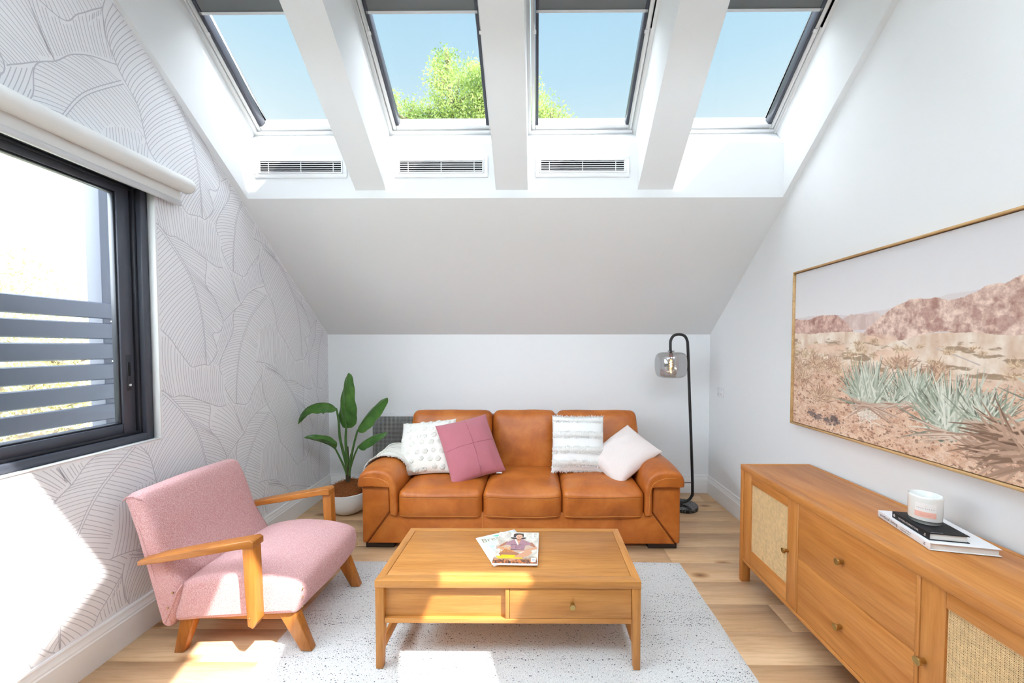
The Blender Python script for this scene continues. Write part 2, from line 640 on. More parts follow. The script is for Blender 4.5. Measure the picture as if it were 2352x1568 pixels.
def rug_mat():
    m, nt, bs = new_mat('speckled_wool_rug')
    tc = coords(nt)
    base = ramp(nt, nz(nt, coords(nt, (300, 120, 120)), 1.0, 3, 0.7), [(0.30, (0.50, 0.50, 0.495)), (0.44, (0.72, 0.72, 0.71)), (0.60, (0.86, 0.86, 0.85))])
    band = nz(nt, coords(nt, (1.6, 17, 1)), 1.0, 3, 0.6)
    spk = nz(nt, coords(nt, (95, 210, 95)), 1.0, 1, 0.5)
    s1 = nt.nodes.new('ShaderNodeMath'); s1.operation = 'MULTIPLY_ADD'
    nt.links.new(band, s1.inputs[0]); s1.inputs[1].default_value = 0.75
    nt.links.new(spk, s1.inputs[2])
    f = ramp(nt, s1.outputs[0], [(1.03, (0, 0, 0)), (1.09, (0.7, 0.7, 0.7))])
    dark = ramp(nt, nz(nt, tc, 40, 1), [(0.4, (0.05, 0.055, 0.07)), (0.6, (0.20, 0.21, 0.24))])
    nt.links.new(mixc(nt, f, base, dark), bs.inputs['Base Color'])
    bs.inputs['Roughness'].default_value = 0.95
    bs.inputs['Specular IOR Level'].default_value = 0.08
    h = nz(nt, coords(nt, (300, 120, 120)), 1.0, 3, 0.7)
    bump(nt, bs, h, 0.9, 0.006)
    return m
M['rug'] = rug_mat()
M['rug_yarn'] = simple('rug_wool_loop', (0.70, 0.70, 0.69), 0.95, 0.08, var=0.15, vscale=300)
M['rug_fleck'] = simple('rug_dark_fleck', (0.14, 0.145, 0.17), 0.95, 0.08, var=0.8, vscale=120)

def marble():
    m, nt, bs = new_mat('black_marble')
    v = coords(nt)
    n1 = nz(nt, v, 14, 5, 0.6, 1.6)
    c = ramp(nt, n1, [(0.47, lin(22, 22, 24)), (0.495, lin(150, 150, 150)), (0.52, lin(24, 24, 26))])
    nt.links.new(c, bs.inputs['Base Color'])
    bs.inputs['Roughness'].default_value = 0.12
    return m
M['marble'] = marble()
M['pot'] = simple('white_terrazzo_pot', (0.80, 0.79, 0.77), 0.6, 0.3, nscale=180, nstr=0.12, var=0.04, vscale=240)
M['coir'] = simple('brown_coir', lin(140, 84, 48), 0.95, 0.1, nscale=90, nstr=0.8, ndist=0.01, var=0.4, vscale=120)
M['coir_fibre'] = simple('coir_fibre', lin(158, 98, 58), 0.9, 0.1, var=0.35, vscale=90)

def leafy(name, a, b, transl=0.25, rough=0.4, scale=9):
    m = bpy.data.materials.new(name)
    m.use_nodes = True
    nt = m.node_tree
    nt.nodes.clear()
    out = nt.nodes.new('ShaderNodeOutputMaterial')
    bs = nt.nodes.new('ShaderNodeBsdfPrincipled')
    tl = nt.nodes.new('ShaderNodeBsdfTranslucent')
    mx = nt.nodes.new('ShaderNodeMixShader')
    mx.inputs[0].default_value = transl
    v = coords(nt)
    c = ramp(nt, nz(nt, v, scale, 3), [(0.3, a), (0.7, b)])
    nt.links.new(c, bs.inputs['Base Color'])
    nt.links.new(c, tl.inputs[0])
    bs.inputs['Roughness'].default_value = rough
    bs.inputs['Specular IOR Level'].default_value = 0.35
    nt.links.new(bs.outputs[0], mx.inputs[1]); nt.links.new(tl.outputs[0], mx.inputs[2])
    nt.links.new(mx.outputs[0], out.inputs[0])
    return m
M['leaf'] = leafy('plant_leaf', lin(52, 92, 38), lin(88, 132, 58), 0.15, 0.32)
M['leaf_back'] = leafy('plant_leaf_underside', lin(74, 112, 50), lin(100, 138, 62), 0.15, 0.5)
M['stem'] = simple('plant_stem', lin(70, 104, 50), 0.45, 0.4, var=0.25, vscale=10)
M['sheath'] = simple('plant_sheath', lin(66, 56, 40), 0.6, 0.3, var=0.4, vscale=14)
M['tree_leaf'] = leafy('tree_foliage', lin(84, 114, 44), lin(176, 194, 112), 0.35, 0.5, 1.2)
M['tree_washed'] = leafy('washed_out_foliage', lin(120, 126, 84), lin(190, 166, 116), 0.35, 0.6, 0.8)  # window glare and haze put into the pale leaf colour
M['bark'] = simple('tree_bark', lin(120, 108, 92), 0.9, 0.1, nscale=12, nstr=0.5, ndist=0.03)
M['ground'] = simple('garden_ground', (0.32, 0.33, 0.26), 0.9, 0.1, var=0.2, vscale=0.5)
M['cable'] = simple('power_cable', lin(120, 130, 150), 0.6, 0.3)
M['paper_white'] = simple('paper_white', (0.80, 0.80, 0.82), 0.5, 0.3)
M['page'] = simple('page_edges', (0.72, 0.70, 0.66), 0.8, 0.1, nscale=800, nstr=0.2)
M['cover_black'] = simple('black_book_cloth', lin(30, 32, 35), 0.55, 0.3)
M['ink_black'] = simple('black_print', lin(26, 26, 28), 0.5, 0.3)
M['ink_white'] = simple('white_print', (0.85, 0.85, 0.85), 0.5, 0.3)
M['ink_grey'] = simple('grey_print', lin(150, 150, 150), 0.5, 0.3)
M['ink_gold'] = simple('gold_print', lin(228, 150, 50), 0.5, 0.3)
M['ink_yellow'] = simple('yellow_print', lin(246, 200, 30), 0.5, 0.3)
M['ink_brown'] = simple('brown_print', lin(150, 120, 84), 0.5, 0.3)
M['ink_rose'] = simple('rose_print', lin(200, 110, 90), 0.5, 0.3)
M['print'] = print_mat('printed_cover', 0.35, 0.4, 0.15)
M['canvas'] = print_mat('printed_canvas', 0.85, 0.1)
M['oak_frame'] = wood('pale_oak_frame', 'Y', lin(190, 150, 100), lin(216, 180, 130), 1.0, 0.5)
M['wax'] = simple('candle_wax', (0.80, 0.79, 0.76), 0.5, 0.4)
M['jar'] = simple('milky_glass_jar', (0.80, 0.82, 0.80), 0.08, 0.6, coat=0.4)
M['jar_base'] = glass('clear_jar_base', (0.86, 0.92, 0.91), 0.8)
M['label_white'] = simple('label_white', (0.82, 0.81, 0.80), 0.5, 0.3)
M['label_pink'] = simple('label_pink', lin(238, 186, 172), 0.5, 0.3)
M['shade'] = glass('smoked_mirror_glass', (0.72, 0.72, 0.72), 0.25, base=0.28, power=2.0)
M['bulb'] = glow('warm_filament', (1.0, 0.55, 0.22), 26.0)
M['bulb_glass'] = glass('bulb_glass', (1.0, 0.9, 0.75), 0.8)
M['copper'] = simple('copper_socket', lin(150, 84, 50), 0.25, 0.5, 1.0)
M['chrome'] = simple('chrome', (0.75, 0.75, 0.75), 0.2, 0.5, 1.0)

# ================================================================== ROOM SHELL
YB, ZE = 3.506, 1.47            # back knee wall and its top
TAN = 0.79
COS, SIN = 1 / math.sqrt(1 + TAN * TAN), TAN / math.sqrt(1 + TAN * TAN)
YR = 1.2                        # ridge line
DY, DZ = 0.07, 0.30             # the slope behind the viewpoint sits a little lower
YF = 2 * YR - YB + DY           # knee wall behind the camera
YRG = YR + DY / 2 + DZ / (2 * TAN)   # true ridge line
XR = 1.597
def XW(y):                      # the wallpapered wall runs very slightly out of square
    return -1.94 + 0.036 * (YB - y)
def ceil_z(y):
    return ZE + TAN * (YB - y) if y > YRG else ZE - DZ + TAN * (y - YF)
def roof(x, s, n, side=1):
    """point on a roof half: s up the slope from the eave, n outward"""
    y = YB - s * COS + n * SIN
    z = ZE + s * SIN + n * COS
    return (x, y, z) if side > 0 else (x, 2 * YR + DY - y, z - DZ)

# ---- floor: planks laid across the room
floor = thing('floor', (0, 1.2, 0), 'pale oak plank floor with knots', 'floor', kind='structure')
MB().box(-2.1, 1.75, YF - 0.2, YB + 0.2, -0.12, -0.0035).build('subfloor', M['gap'], floor)
PW = 0.191
yy = 2.150 - 0.191 * 18
row = 0
prnd = random.Random(21)
while yy < YB + 0.05:
    x = -2.08 - prnd.uniform(0, 1.5)
    while x < 1.72:
        L = prnd.choice((1.5, 1.8, 1.9, 2.2))
        a, b = max(x, -2.08), min(x + L, 1.72)
        if b - a > 0.03:
            box_obj('plank', (a + 0.0006, b - 0.0006, yy + 0.0008, min(yy + PW, YB + 0.1) - 0.0008, -0.02, 0.0), M['floor_x'], floor, bevel=0.0012, seg=1)
        x += L
    yy += PW
    row += 1

# ---- knee walls
box_obj('wall_back', (-2.2, 1.8, YB, YB + 0.25, -0.1, ZE + 0.02), M['wall'], bevel=0)
tag(bpy.data.objects['wall_back'], 'low white knee wall behind the sofa', 'wall', kind='structure')
box_obj('wall_rear', (-2.2, 1.8, YF - 0.25, YF, -0.1, ZE - DZ + 0.02), M['wall'], bevel=0)
tag(bpy.data.objects['wall_rear'], 'low white knee wall behind the viewpoint', 'wall', kind='structure')

# ---- gable walls
def gable_cols(ys):
    out = []
    for a, b in zip(ys[:-1], ys[1:]):
        out.append((a, b))
    return out
g = MB()
for a, b in ((YF - 0.2, YRG), (YRG, YB + 0.2)):
    g.prism([(a, -0.1), (b, -0.1), (b, ceil_z(b) + 0.25), (a, ceil_z(a) + 0.25)], lambda p, q, x: (x, p, q), XR, XR + 0.25)
tag(g.build('wall_right', M['wall']), 'white gable wall with desert picture', 'wall', kind='structure')

WY0, WY1, WZ0, WZ1 = -0.70, 1.872, 0.895, 2.15    # window opening; unseen end lengthened to admit more light
g = MB()
def wl(p, q, d):                # (along wall, height, depth outward) -> world
    return (XW(p) - d, p, q)
def wall_piece(pts):
    g.prism(pts, wl, 0.0, 0.16)
Y0, Y1 = YF - 0.2, YB + 0.2
top = lambda y: ceil_z(y) + 0.25
wall_piece([(Y0, -0.1), (WY0, -0.1), (WY0, top(WY0)), (Y0, top(Y0))])
wall_piece([(WY1, -0.1), (Y1, -0.1), (Y1, top(Y1)), (WY1, top(WY1))])
wall_piece([(WY0, -0.1), (WY1, -0.1), (WY1, WZ0), (WY0, WZ0)])
wall_piece([(WY0, WZ1), (YRG, WZ1), (YRG, top(YRG)), (WY0, top(WY0))])
wall_piece([(YRG, WZ1), (WY1, WZ1), (WY1, top(WY1)), (YRG, top(YRG))])
wall_left = tag(g.build('wall_left', M['paper']), 'gable wall papered with grey line-drawn banana leaves', 'wall', kind='structure')

# ---- ceiling: two slopes with deep skylight wells between plastered beams
NF, NO = 0.40, 0.47             # skylight frame plane, outer roof
S0, S1 = 1.557, 2.62            # skylight opening along the slope
SR = (YB - YR) / COS            # ridge
YA, ZA0, ZA1 = 2.45, ZE + TAN * (YB - 2.45), 2.645
XWL, XWR = -1.857, 1.562        # ends of the well
BEAMS = ((-1.160, -0.965), (-0.262, -0.058), (0.642, 0.866))
WELLS = ((XWL, BEAMS[0][0]), (BEAMS[0][1], BEAMS[1][0]), (BEAMS[1][1], BEAMS[2][0]), (BEAMS[2][1], XWR))
ceiling = thing('ceiling', (0, YR, ZE), 'white sloping attic ceiling with skylight wells', 'ceiling', kind='structure')
for side in (1, -1):
    def fy(p):                   # (y, z) of the front half -> this half
        return p if side > 0 else (2 * YR + DY - p[0], p[1] - DZ)
    yt = YRG if side > 0 else 2 * YR + DY - YRG      # ridge in this half's own frame
    zt0 = ZE + TAN * (YB - yt)
    up = NO / COS
    def piece(name, pts, x0, x1):
        return MB().prism([fy(p) for p in pts], lambda p, q, x: (x, p, q), x0, x1).build(name, M['ceil'], ceiling)
    n_at = (ZA1 - (ZE + TAN * (YB - YA))) * COS
    piece('lower_slope', [(YB + 0.25, ZE), (YB, ZE), (YA, ZA0), (YA, ZA1), (YA + (NO - n_at) * SIN, ZA1 + (NO - n_at) * COS), (YB + 0.25, ZE + up - TAN * 0.25)], -2.2, 1.85)
    for x0, x1 in ((-2.2, XWL), (XWR, 1.85)):
        piece('side_strip', [(YA, ZA0), (yt, zt0), (yt, zt0 + up), (YA + 0.12, ZA1 + 0.16), (YA, ZA1)], x0, x1)
    for (a, b) in BEAMS:
        piece('beam', [(YA + 0.01, ZE + TAN * (YB - YA - 0.01) + 0.05), (yt, zt0 + 0.05), (yt, zt0 + up), (YA + 0.125, ZA1 + 0.158), (YA + 0.01, ZA1 + 0.01)], a, b)
    # plaster above the skylights up to the ridge
    piece('upper_slope', [roof(0, S1, 0)[1:], (yt, zt0), (yt, zt0 + up), roof(0, S1, NO)[1:]], -2.0, 1.75)

# ---- skylights
BLIND_F = 0.595
def skylight(idx, x0, x1, side, label):
    t = thing('window_%d' % idx, roof((x0 + x1) / 2, S0, NF, side), label, 'skylight', kind='structure')
    SB = S0 + (BLIND_F if side > 0 else 0.645)     # lower edge of the blind
    def ring(name, a, b, s0, s1, w, n0, n1, mat, sides='LRBT', wb=None):
        m = MB()
        wb = wb or w
        def bar(xa, xb, sa, sb):
            m.hexa([roof(xa, sa, n0, side), roof(xb, sa, n0, side), roof(xb, sb, n0, side), roof(xa, sb, n0, side),
                    roof(xa, sa, n1, side), roof(xb, sa, n1, side), roof(xb, sb, n1, side), roof(xa, sb, n1, side)])
        if 'L' in sides: bar(a, a + w, s0, s1)
        if 'R' in sides: bar(b - w, b, s0, s1)
        if 'B' in sides: bar(a + w, b - w, s0, s0 + wb)
        if 'T' in sides: bar(a + w, b - w, s1 - wb, s1)
        return m.build(name, mat, t, bevel=0.003, seg=2)
    ring('frame', x0 - 0.005, x1 + 0.005, S0 - 0.005, S1 + 0.005, 0.026, NF - 0.004, NO + 0.03, M['frame_white'])
    ring('sash', x0 + 0.024, x1 - 0.024, S0 + 0.022, S1 - 0.022, 0.024, NF + 0.012, NO + 0.05, M['frame_white'], wb=0.026)
    # dark side channels that guide the blind
    for xa, xb in ((x0 + 0.050, x0 + 0.068), (x1 - 0.068, x1 - 0.050)):
        m = MB()
        v = [roof(q, s, n, side) for n in (NF + 0.012, NO) for (q, s) in ((xa, S0 + 0.05), (xb, S0 + 0.05), (xb, S1 - 0.05), (xa, S1 - 0.05))]
        m.hexa(v)
        ch = m.build('blind_channel', M['frame_dark'], t, bevel=0.002, seg=1)
        hm = MB()
        xm = xa - 0.004 if xa < (x0 + x1) / 2 else xb + 0.004
        v = [roof(q, s, n, side) for n in (NF + 0.004, NF + 0.03) for (q, s) in ((xm - 0.008, S0 + 0.51), (xm + 0.008, S0 + 0.51), (xm + 0.008, S0 + 0.525), (xm - 0.008, S0 + 0.525))]
        hm.hexa(v)
        hm.build('stop_clip', M['frame_white'], ch)
    v = [roof(q, s, n, side) for n in (NO - 0.012, NO - 0.006) for (q, s) in ((x0 + 0.045, S0 + 0.045), (x1 - 0.045, S0 + 0.045), (x1 - 0.045, S1 - 0.045), (x0 + 0.045, S1 - 0.045))]
    MB().hexa(v).build('pane', M['pane_dim'] if side > 0 else M['pane'], t)
    v = [roof(q, s, n, side) for n in (NF + 0.018, NF + 0.021) for (q, s) in ((x0 + 0.056, SB + 0.010), (x1 - 0.056, SB + 0.010), (x1 - 0.056, S1 - 0.045), (x0 + 0.056, S1 - 0.045))]
    bl = MB().hexa(v).build('blind', M['blind_dark'], t)
    bl['label'] = 'charcoal blackout blind drawn part way down'
    v = [roof(q, s, n, side) for n in (NF + 0.012, NF + 0.024) for (q, s) in ((x0 + 0.054, SB), (x1 - 0.054, SB), (x1 - 0.054, SB + 0.012), (x0 + 0.054, SB + 0.012))]
    MB().hexa(v).build('bottom_bar', M['alu'], bl)
    v = [roof(q, s, n, side) for n in (NF - 0.006, NF) for (q, s) in ((x1 - 0.052, S0 + 0.012), (x1 - 0.024, S0 + 0.012), (x1 - 0.024, S0 + 0.02), (x1 - 0.052, S0 + 0.02))]
    MB().hexa(v).build('maker_plate', M['alu'], t)
    return t
SKL = ('skylight nearest the wallpapered wall, sky only', 'second skylight from the wallpaper, full of green treetop', 'third skylight from the wallpaper, with a little treetop at its lower corner', 'skylight nearest the plain white wall, pale sky')
for i, (a, b) in enumerate(WELLS):
    skylight(2 + i, a, b, 1, SKL[i])
for i, (a, b) in enumerate(WELLS):
    skylight(6 + i, a, b, -1, 'skylight in the roof slope behind the viewpoint, %s from the wallpapered wall' % ('first', 'second', 'third', 'fourth')[i])

# ---- baseboards
BBP = [(0, 0), (0.018, 0), (0.018, 0.118), (0.0145, 0.124), (0.0145, 0.130), (0.011, 0.140), (0.009, 0.150), (0.009, 0.158), (0.006, 0.165), (0, 0.165)]
def bb(name, fn, a0, a1, label):
    o = MB().prism(BBP, fn, a0, a1).build(name, M['trim'])
    tag(o, label, 'baseboard', kind='structure')
bb('baseboard_back', lambda p, q, a: (a, YB - p, q), -1.94, XR, 'white moulded skirting board behind the sofa')
bb('baseboard_right', lambda p, q, a: (XR - p, a, q), YF, YB, 'white moulded skirting board behind the sideboard')
bb('baseboard_left', lambda p, q, a: (XW(a) + p, a, q), YF, YB, 'white moulded skirting board under the leaf wallpaper')

# ---- wide sliding window in the papered wall
win = thing('window_1', (XW(0.9) - 0.05, 0.86, WZ0), 'dark grey aluminium sliding window in the papered wall', 'window', kind='structure')
def wbox(name, y0, y1, z0, z1, d0, d1, mat, parent, bevel=0.002):
    v = []
    for d in (d0, d1):
        v += [wl(y0, z0, d), wl(y1, z0, d), wl(y1, z1, d), wl(y0, z1, d)]
    return MB().hexa(v).build(name, mat, parent, bevel=bevel, seg=1)
# white lining of the opening
for nm, b in (('lining', (WY1 - 0.004, WY1 + 0.001, WZ0, WZ1)), ('lining', (WY0, WY1, WZ0 - 0.001, WZ0 + 0.004)), ('lining', (WY0 - 0.001, WY0 + 0.004, WZ0, WZ1)), ('lining', (WY0, WY1, WZ1 - 0.004, WZ1 + 0.001))):
    wbox(nm, *b, -0.003, 0.03, M['trim'], win, 0.001)
FO = WY1 - 0.005
wbox('outer_frame', FO - 0.034, FO, WZ0 + 0.004, WZ1 - 0.005, 0.030, 0.15, M['frame_dark'], win)
wbox('outer_frame', WY0 + 0.005, WY0 + 0.039, WZ0 + 0.004, WZ1 - 0.005, 0.030, 0.15, M['frame_dark'], win)
wbox('outer_frame', WY0 + 0.039, FO - 0.034, WZ0 + 0.004, WZ0 + 0.038, 0.030, 0.15, M['frame_dark'], win)
wbox('outer_frame', WY0 + 0.039, FO - 0.034, WZ1 - 0.039, WZ1 - 0.005, 0.030, 0.15, M['frame_dark'], win)
# recessed track steps
wbox('track', FO - 0.050, FO - 0.034, WZ0 + 0.038, WZ1 - 0.039, 0.052, 0.15, M['frame_darker'], win)
wbox('track', FO - 0.062, FO - 0.050, WZ0 + 0.038, WZ1 - 0.039, 0.064, 0.15, M['frame_darker'], win)
wbox('track', WY0 + 0.039, FO - 0.050, WZ0 + 0.038, WZ0 + 0.052, 0.052, 0.15, M['frame_darker'], win)
wbox('track', WY0 + 0.039, FO - 0.050, WZ1 - 0.055, WZ1 - 0.039, 0.052, 0.15, M['frame_darker'], win)
ga, gb, gz0, gz1 = 0.62, FO - 0.117, 0.990, 2.066
sash = wbox('sash', gb, FO - 0.060, WZ0 + 0.05, WZ1 - 0.05, 0.058, 0.10, M['frame_dark'], win)
wbox('sash', ga, gb, WZ0 + 0.05, gz0, 0.058, 0.10, M['frame_dark'], win)
wbox('sash', ga, gb, gz1, WZ1 - 0.05, 0.058, 0.10, M['frame_dark'], win)
wbox('sash', ga - 0.05, ga, WZ0 + 0.05, WZ1 - 0.05, 0.058, 0.10, M['frame_dark'], win)
wbox('glazing_bead', gb - 0.008, gb, gz0, gz1, 0.066, 0.09, M['frame_darker'], win, 0.001)
wbox('glazing_bead', ga, gb, gz0, gz0 + 0.008, 0.066, 0.09, M['frame_darker'], win, 0.001)
wbox('glazing_bead', ga, gb, gz1 - 0.008, gz1, 0.066, 0.09, M['frame_darker'], win, 0.001)
wbox('pane', ga, gb, gz0, gz1, 0.078, 0.083, M['pane'], win, 0)
# second sash nearer the viewpoint
wbox('sash', WY0 + 0.04, ga - 0.05, WZ0 + 0.05, gz0, 0.104, 0.146, M['frame_dark'], win)
wbox('sash', WY0 + 0.04, ga - 0.05, gz1, WZ1 - 0.05, 0.104, 0.146, M['frame_dark'], win)
wbox('sash', WY0 + 0.04, WY0 + 0.10, gz0, gz1, 0.104, 0.146, M['frame_dark'], win)
wbox('pane', WY0 + 0.10, ga - 0.05, gz0, gz1, 0.122, 0.127, M['pane'], win, 0)
hy = gb + 0.030
hp = wbox('pull_plate', hy - 0.010, hy + 0.010, 1.145, 1.315, 0.0545, 0.058, M['frame_darker'], win, 0.002)
wbox('pull_recess', hy - 0.005, hy + 0.005, 1.215, 1.280, 0.0535, 0.0555, M['rubber'], hp, 0.001)
k = MB()
c = wl(hy, 1.172, 0.0545)
k.lathe([(0, 0.004), (0.006, 0.004), (0.007, 0.0), (0.007, -0.002)], c, 16, 'X')
k.build('key_lock', M['chrome'], hp, smooth=True, sharp=40)

# ---- roller blind over the window
BX = lambda y, d: XW(y) + d
rb = thing('roller_blind', (XW(1.0) + 0.05, 0.95, 2.10), 'white roller blind rolled up above the dark window', 'blind')
def rbox(name, y0, y1, z0, z1, d0, d1, mat, parent=rb, bevel=0.002):
    return wbox(name, y0, y1, z0, z1, -d0, -d1, mat, parent, bevel)
m = MB(); m.tube([(XW(y) + 0.050, y, 2.195) for y in (-0.80, 0.5, 1.2, 2.005)], 0.040, 24)
m.build('fabric_roll', M['blind_white'], rb, smooth=True, sharp=50)
rbox('fabric', -0.79, 1.985, 2.105, 2.20, 0.028, 0.030, M['blind_white'], bevel=0)
rbox('bottom_rail', -0.79, 1.985, 2.085, 2.112, 0.022, 0.036, M['alu'])
rbox('head_plate', -0.79, 1.99, 2.17, 2.235, 0.001, 0.022, M['blind_white'])
m = MB(); m.tube([(XW(2.005) + 0.050, 2.005, 2.195), (XW(2.02) + 0.050, 2.018, 2.195)], [0.0415, 0.034], 24)
m.build('end_cap', M['white_plastic'], rb, smooth=True, sharp=40)
m = MB(); m.tube([(XW(-0.80) + 0.050, -0.80, 2.195), (XW(-0.815) + 0.050, -0.815, 2.195)], [0.0415, 0.034], 24)
m.build('end_cap', M['white_plastic'], rb, smooth=True, sharp=40)

# ================================================================== AIR VENTS
def supply_vent(x0, x1, z0, z1, label):
    t = thing('air_vent', ((x0 + x1) / 2, YA, z0), label, 'vent', 'supply vents under the skylights')
    yf = YA - 0.006
    m = MB()
    b = 0.026
    m.box(x0, x1, yf, YA - 0.0005, z0, z0 + b); m.box(x0, x1, yf, YA - 0.0005, z1 - b, z1)
    m.box(x0, x0 + b, yf, YA - 0.0005, z0 + b, z1 - b); m.box(x1 - b, x1, yf, YA - 0.0005, z0 + b, z1 - b)
    m.build('flange', M['vent'], t, bevel=0.0015, seg=1)
    ix0, ix1, iz0, iz1 = x0 + b, x1 - b, z0 + b, z1 - b
    m = MB(); q = 0.009
    for bx in ((ix0, ix1, iz0, iz0 + q), (ix0, ix1, iz1 - q, iz1), (ix0, ix0 + q, iz0 + q, iz1 - q), (ix1 - q, ix1, iz0 + q, iz1 - q)):
        m.box(bx[0], bx[1], yf - 0.004, YA - 0.001, bx[2], bx[3])
    m.build('inner_frame', M['vent'], t, bevel=0.001, seg=1)
    box_obj('duct', (ix0 + q, ix1 - q, YA - 0.0015, YA - 0.0006, iz0 + q, iz1 - q), M['vent_dark'], t, bevel=0)
    a0, a1 = iz0 + q, iz1 - q
    n = 5
    for i in range(n):
        zc = a0 + (a1 - a0) * (i + 0.55) / n
        m = MB()
        m.hexa([(ix0 + q, yf - 0.002, zc - 0.0022), (ix1 - q, yf - 0.002, zc - 0.0022), (ix1 - q, YA - 0.0016, zc - 0.0002), (ix0 + q, YA - 0.0016, zc - 0.0002),
                (ix0 + q, yf - 0.002, zc + 0.0022), (ix1 - q, yf - 0.002, zc + 0.0022), (ix1 - q, YA - 0.0016, zc + 0.0030), (ix0 + q, YA - 0.0016, zc + 0.0030)])
        m.build('slat', M['vent'], t)
    for f in (0.10, 0.5, 0.9):
        xc = ix0 + q + (ix1 - ix0 - 2 * q) * f
        box_obj('divider', (xc - 0.002, xc + 0.002, yf - 0.0005, YA - 0.002, a0, a1), M['vent'], t, bevel=0)
supply_vent(-1.802, -1.213, 2.432, 2.570, 'white slatted air vent under the skylight nearest the wallpaper')
supply_vent(-0.908, -0.312, 2.432, 2.570, 'white slatted air vent under the skylight full of treetop')
supply_vent(-0.008, 0.588, 2.432, 2.570, 'white slatted air vent under the third skylight from the wallpaper')

# return-air grille on the knee wall
t = thing('return_air_grille', (-1.25, YB, 0.12), 'grey mesh air return grille on the wall behind the plant', 'grille')
gx0, gx1, gz0_, gz1_ = -1.556, -0.93, 0.20, 0.735
m = MB(); b = 0.026
m.box(gx0, gx1, YB - 0.012, YB - 0.0005, gz0_, gz0_ + b); m.box(gx0, gx1, YB - 0.012, YB - 0.0005, gz1_ - b, gz1_)
m.box(gx0, gx0 + b, YB - 0.012, YB - 0.0005, gz0_ + b, gz1_ - b); m.box(gx1 - b, gx1, YB - 0.012, YB - 0.0005, gz0_ + b, gz1_ - b)
m.build('frame', M['vent'], t, bevel=0.002, seg=1)
box_obj('filter_panel', (gx0 + b, gx1 - b, YB - 0.0018, YB - 0.0008, gz0_ + b, gz1_ - b), M['vent_dark'], t, bevel=0)
m = MB(); pitch = 0.0125
x = gx0 + b
while x < gx1 - b:
    m.box(x, x + 0.0035, YB - 0.010, YB - 0.003, gz0_ + b, gz1_ - b); x += pitch
z = gz0_ + b
while z < gz1_ - b:
    m.box(gx0 + b, gx1 - b, YB - 0.0095, YB - 0.0035, z, z + 0.0035); z += pitch
g = m.build('egg_crate_mesh', M['grille'], t); g['kind'] = 'stuff'

# power outlet on the plain wall
t = thing('wall_outlet', (XR, 3.287, 0.922), 'white double power outlet on the plain wall by the lamp', 'outlet')
box_obj('plate', (XR - 0.009, XR - 0.0005, 3.235, 3.340, 0.922, 1.000), M['white_plastic'], t, bevel=0.003)
for yc in (3.262, 3.313):
    box_obj('rocker', (XR - 0.012, XR - 0.008, yc - 0.006, yc + 0.006, 0.975, 0.990), M['white_plastic'], t, bevel=0.001, seg=1)
    for dy, rz in ((-0.008, 1), (0.008, -1), (0, 0)):
        box_obj('socket_slot', (XR - 0.0098, XR - 0.0088, yc + dy - 0.0012, yc + dy + 0.0012, 0.945 - (0.012 if rz == 0 else 0), 0.953 - (0.012 if rz == 0 else 0)), M['vent_dark'], t, bevel=0)

# ================================================================== SOFA
sofa = thing('sofa', (-0.1075, 2.95, 0), 'three-seat tan leather sofa with padded arms', 'sofa')
MXS = lambda x: -0.215 - x
for mir in (0, 1):
    fx = (lambda x: x) if not mir else MXS
    P = [(-1.172, 0.036), (-1.172, 0.437), (-0.992, 0.437), (-0.984, 0.25), (-1.143, 0.036)]
    m = MB(); m.prism([(fx(a), b) for a, b in P], lambda p, q, y: (p, y, q), 2.498, 3.42)
    arm = m.build('arm', M['leather'], sofa, bevel=0.013, seg=3, bev_angle=20)
    prof = catmull([(-1.182, 0.446), (-1.186, 0.492), (-1.160, 0.538), (-1.075, 0.560), (-0.990, 0.542), (-0.944, 0.490), (-0.930, 0.40), (-0.928, 0.25), (-0.950, 0.236), (-0.974, 0.25), (-0.976, 0.36), (-0.984, 0.428), (-1.03, 0.444), (-1.12, 0.442)], 4, True)
    pad = put('arm_pad', soft_extrude([(fx(a), b) for a, b in prof], 2.462, 3.40, 0.018, lambda p, q, y: (p, y, q - 0.02 * max(0, (2.60 - y) / 0.13) ** 2 * (1 if q > 0.45 else 0)), wob=0.004), M['leather'], sofa)
    # stitching along the front roll of the pad
    st = catmull([(-1.168, 2.474, 0.500), (-1.13, 2.4645, 0.505), (-1.05, 2.4635, 0.500), (-0.985, 2.4635, 0.470), (-0.962, 2.4635, 0.42), (-0.955, 2.4635, 0.34), (-0.952, 2.466, 0.262)], 6)
    MB().tube([(fx(p[0]), p[1] - 0.0015, p[2] - 0.012) for p in st], 0.0014, 5).build('stitching', M['stitch'], pad, smooth=True)
    MB().tube([(fx(-0.984), 2.4955, 0.247), (fx(-1.141), 2.4955, 0.038)], 0.0022, 6).build('diagonal_seam', M['seam'], arm, smooth=True)
    MB().tube([(fx(-0.974), 2.4930, 0.247), (fx(-1.131), 2.4930, 0.038)], 0.0012, 5).build('stitching', M['stitch'], arm, smooth=True)
    MB().box(*sorted((fx(-1.155), fx(-0.962))), 2.51, 2.60, 0.0, 0.040).build('foot', M['foot'], sofa, bevel=0.004)
    MB().box(*sorted((fx(-1.155), fx(-0.962))), 3.28, 3.37, 0.0, 0.040).build('foot', M['foot'], sofa, bevel=0.004)
m = MB(); m.prism([(-1.139, 0.036), (-0.980, 0.250), (0.765, 0.250), (0.924, 0.036)], lambda p, q, y: (p, y, q), 2.494, 3.41)
base = m.build('base', M['leather'], sofa, bevel=0.010, seg=3, bev_angle=20)
for xs in (-0.362, 0.168):
    MB().tube([(xs, 2.4925, 0.04), (xs, 2.4925, 0.248)], 0.0014, 5).build('stitching', M['stitch'], base)
SEATS = ((-0.926, -0.364), (-0.360, 0.166), (0.170, 0.712))
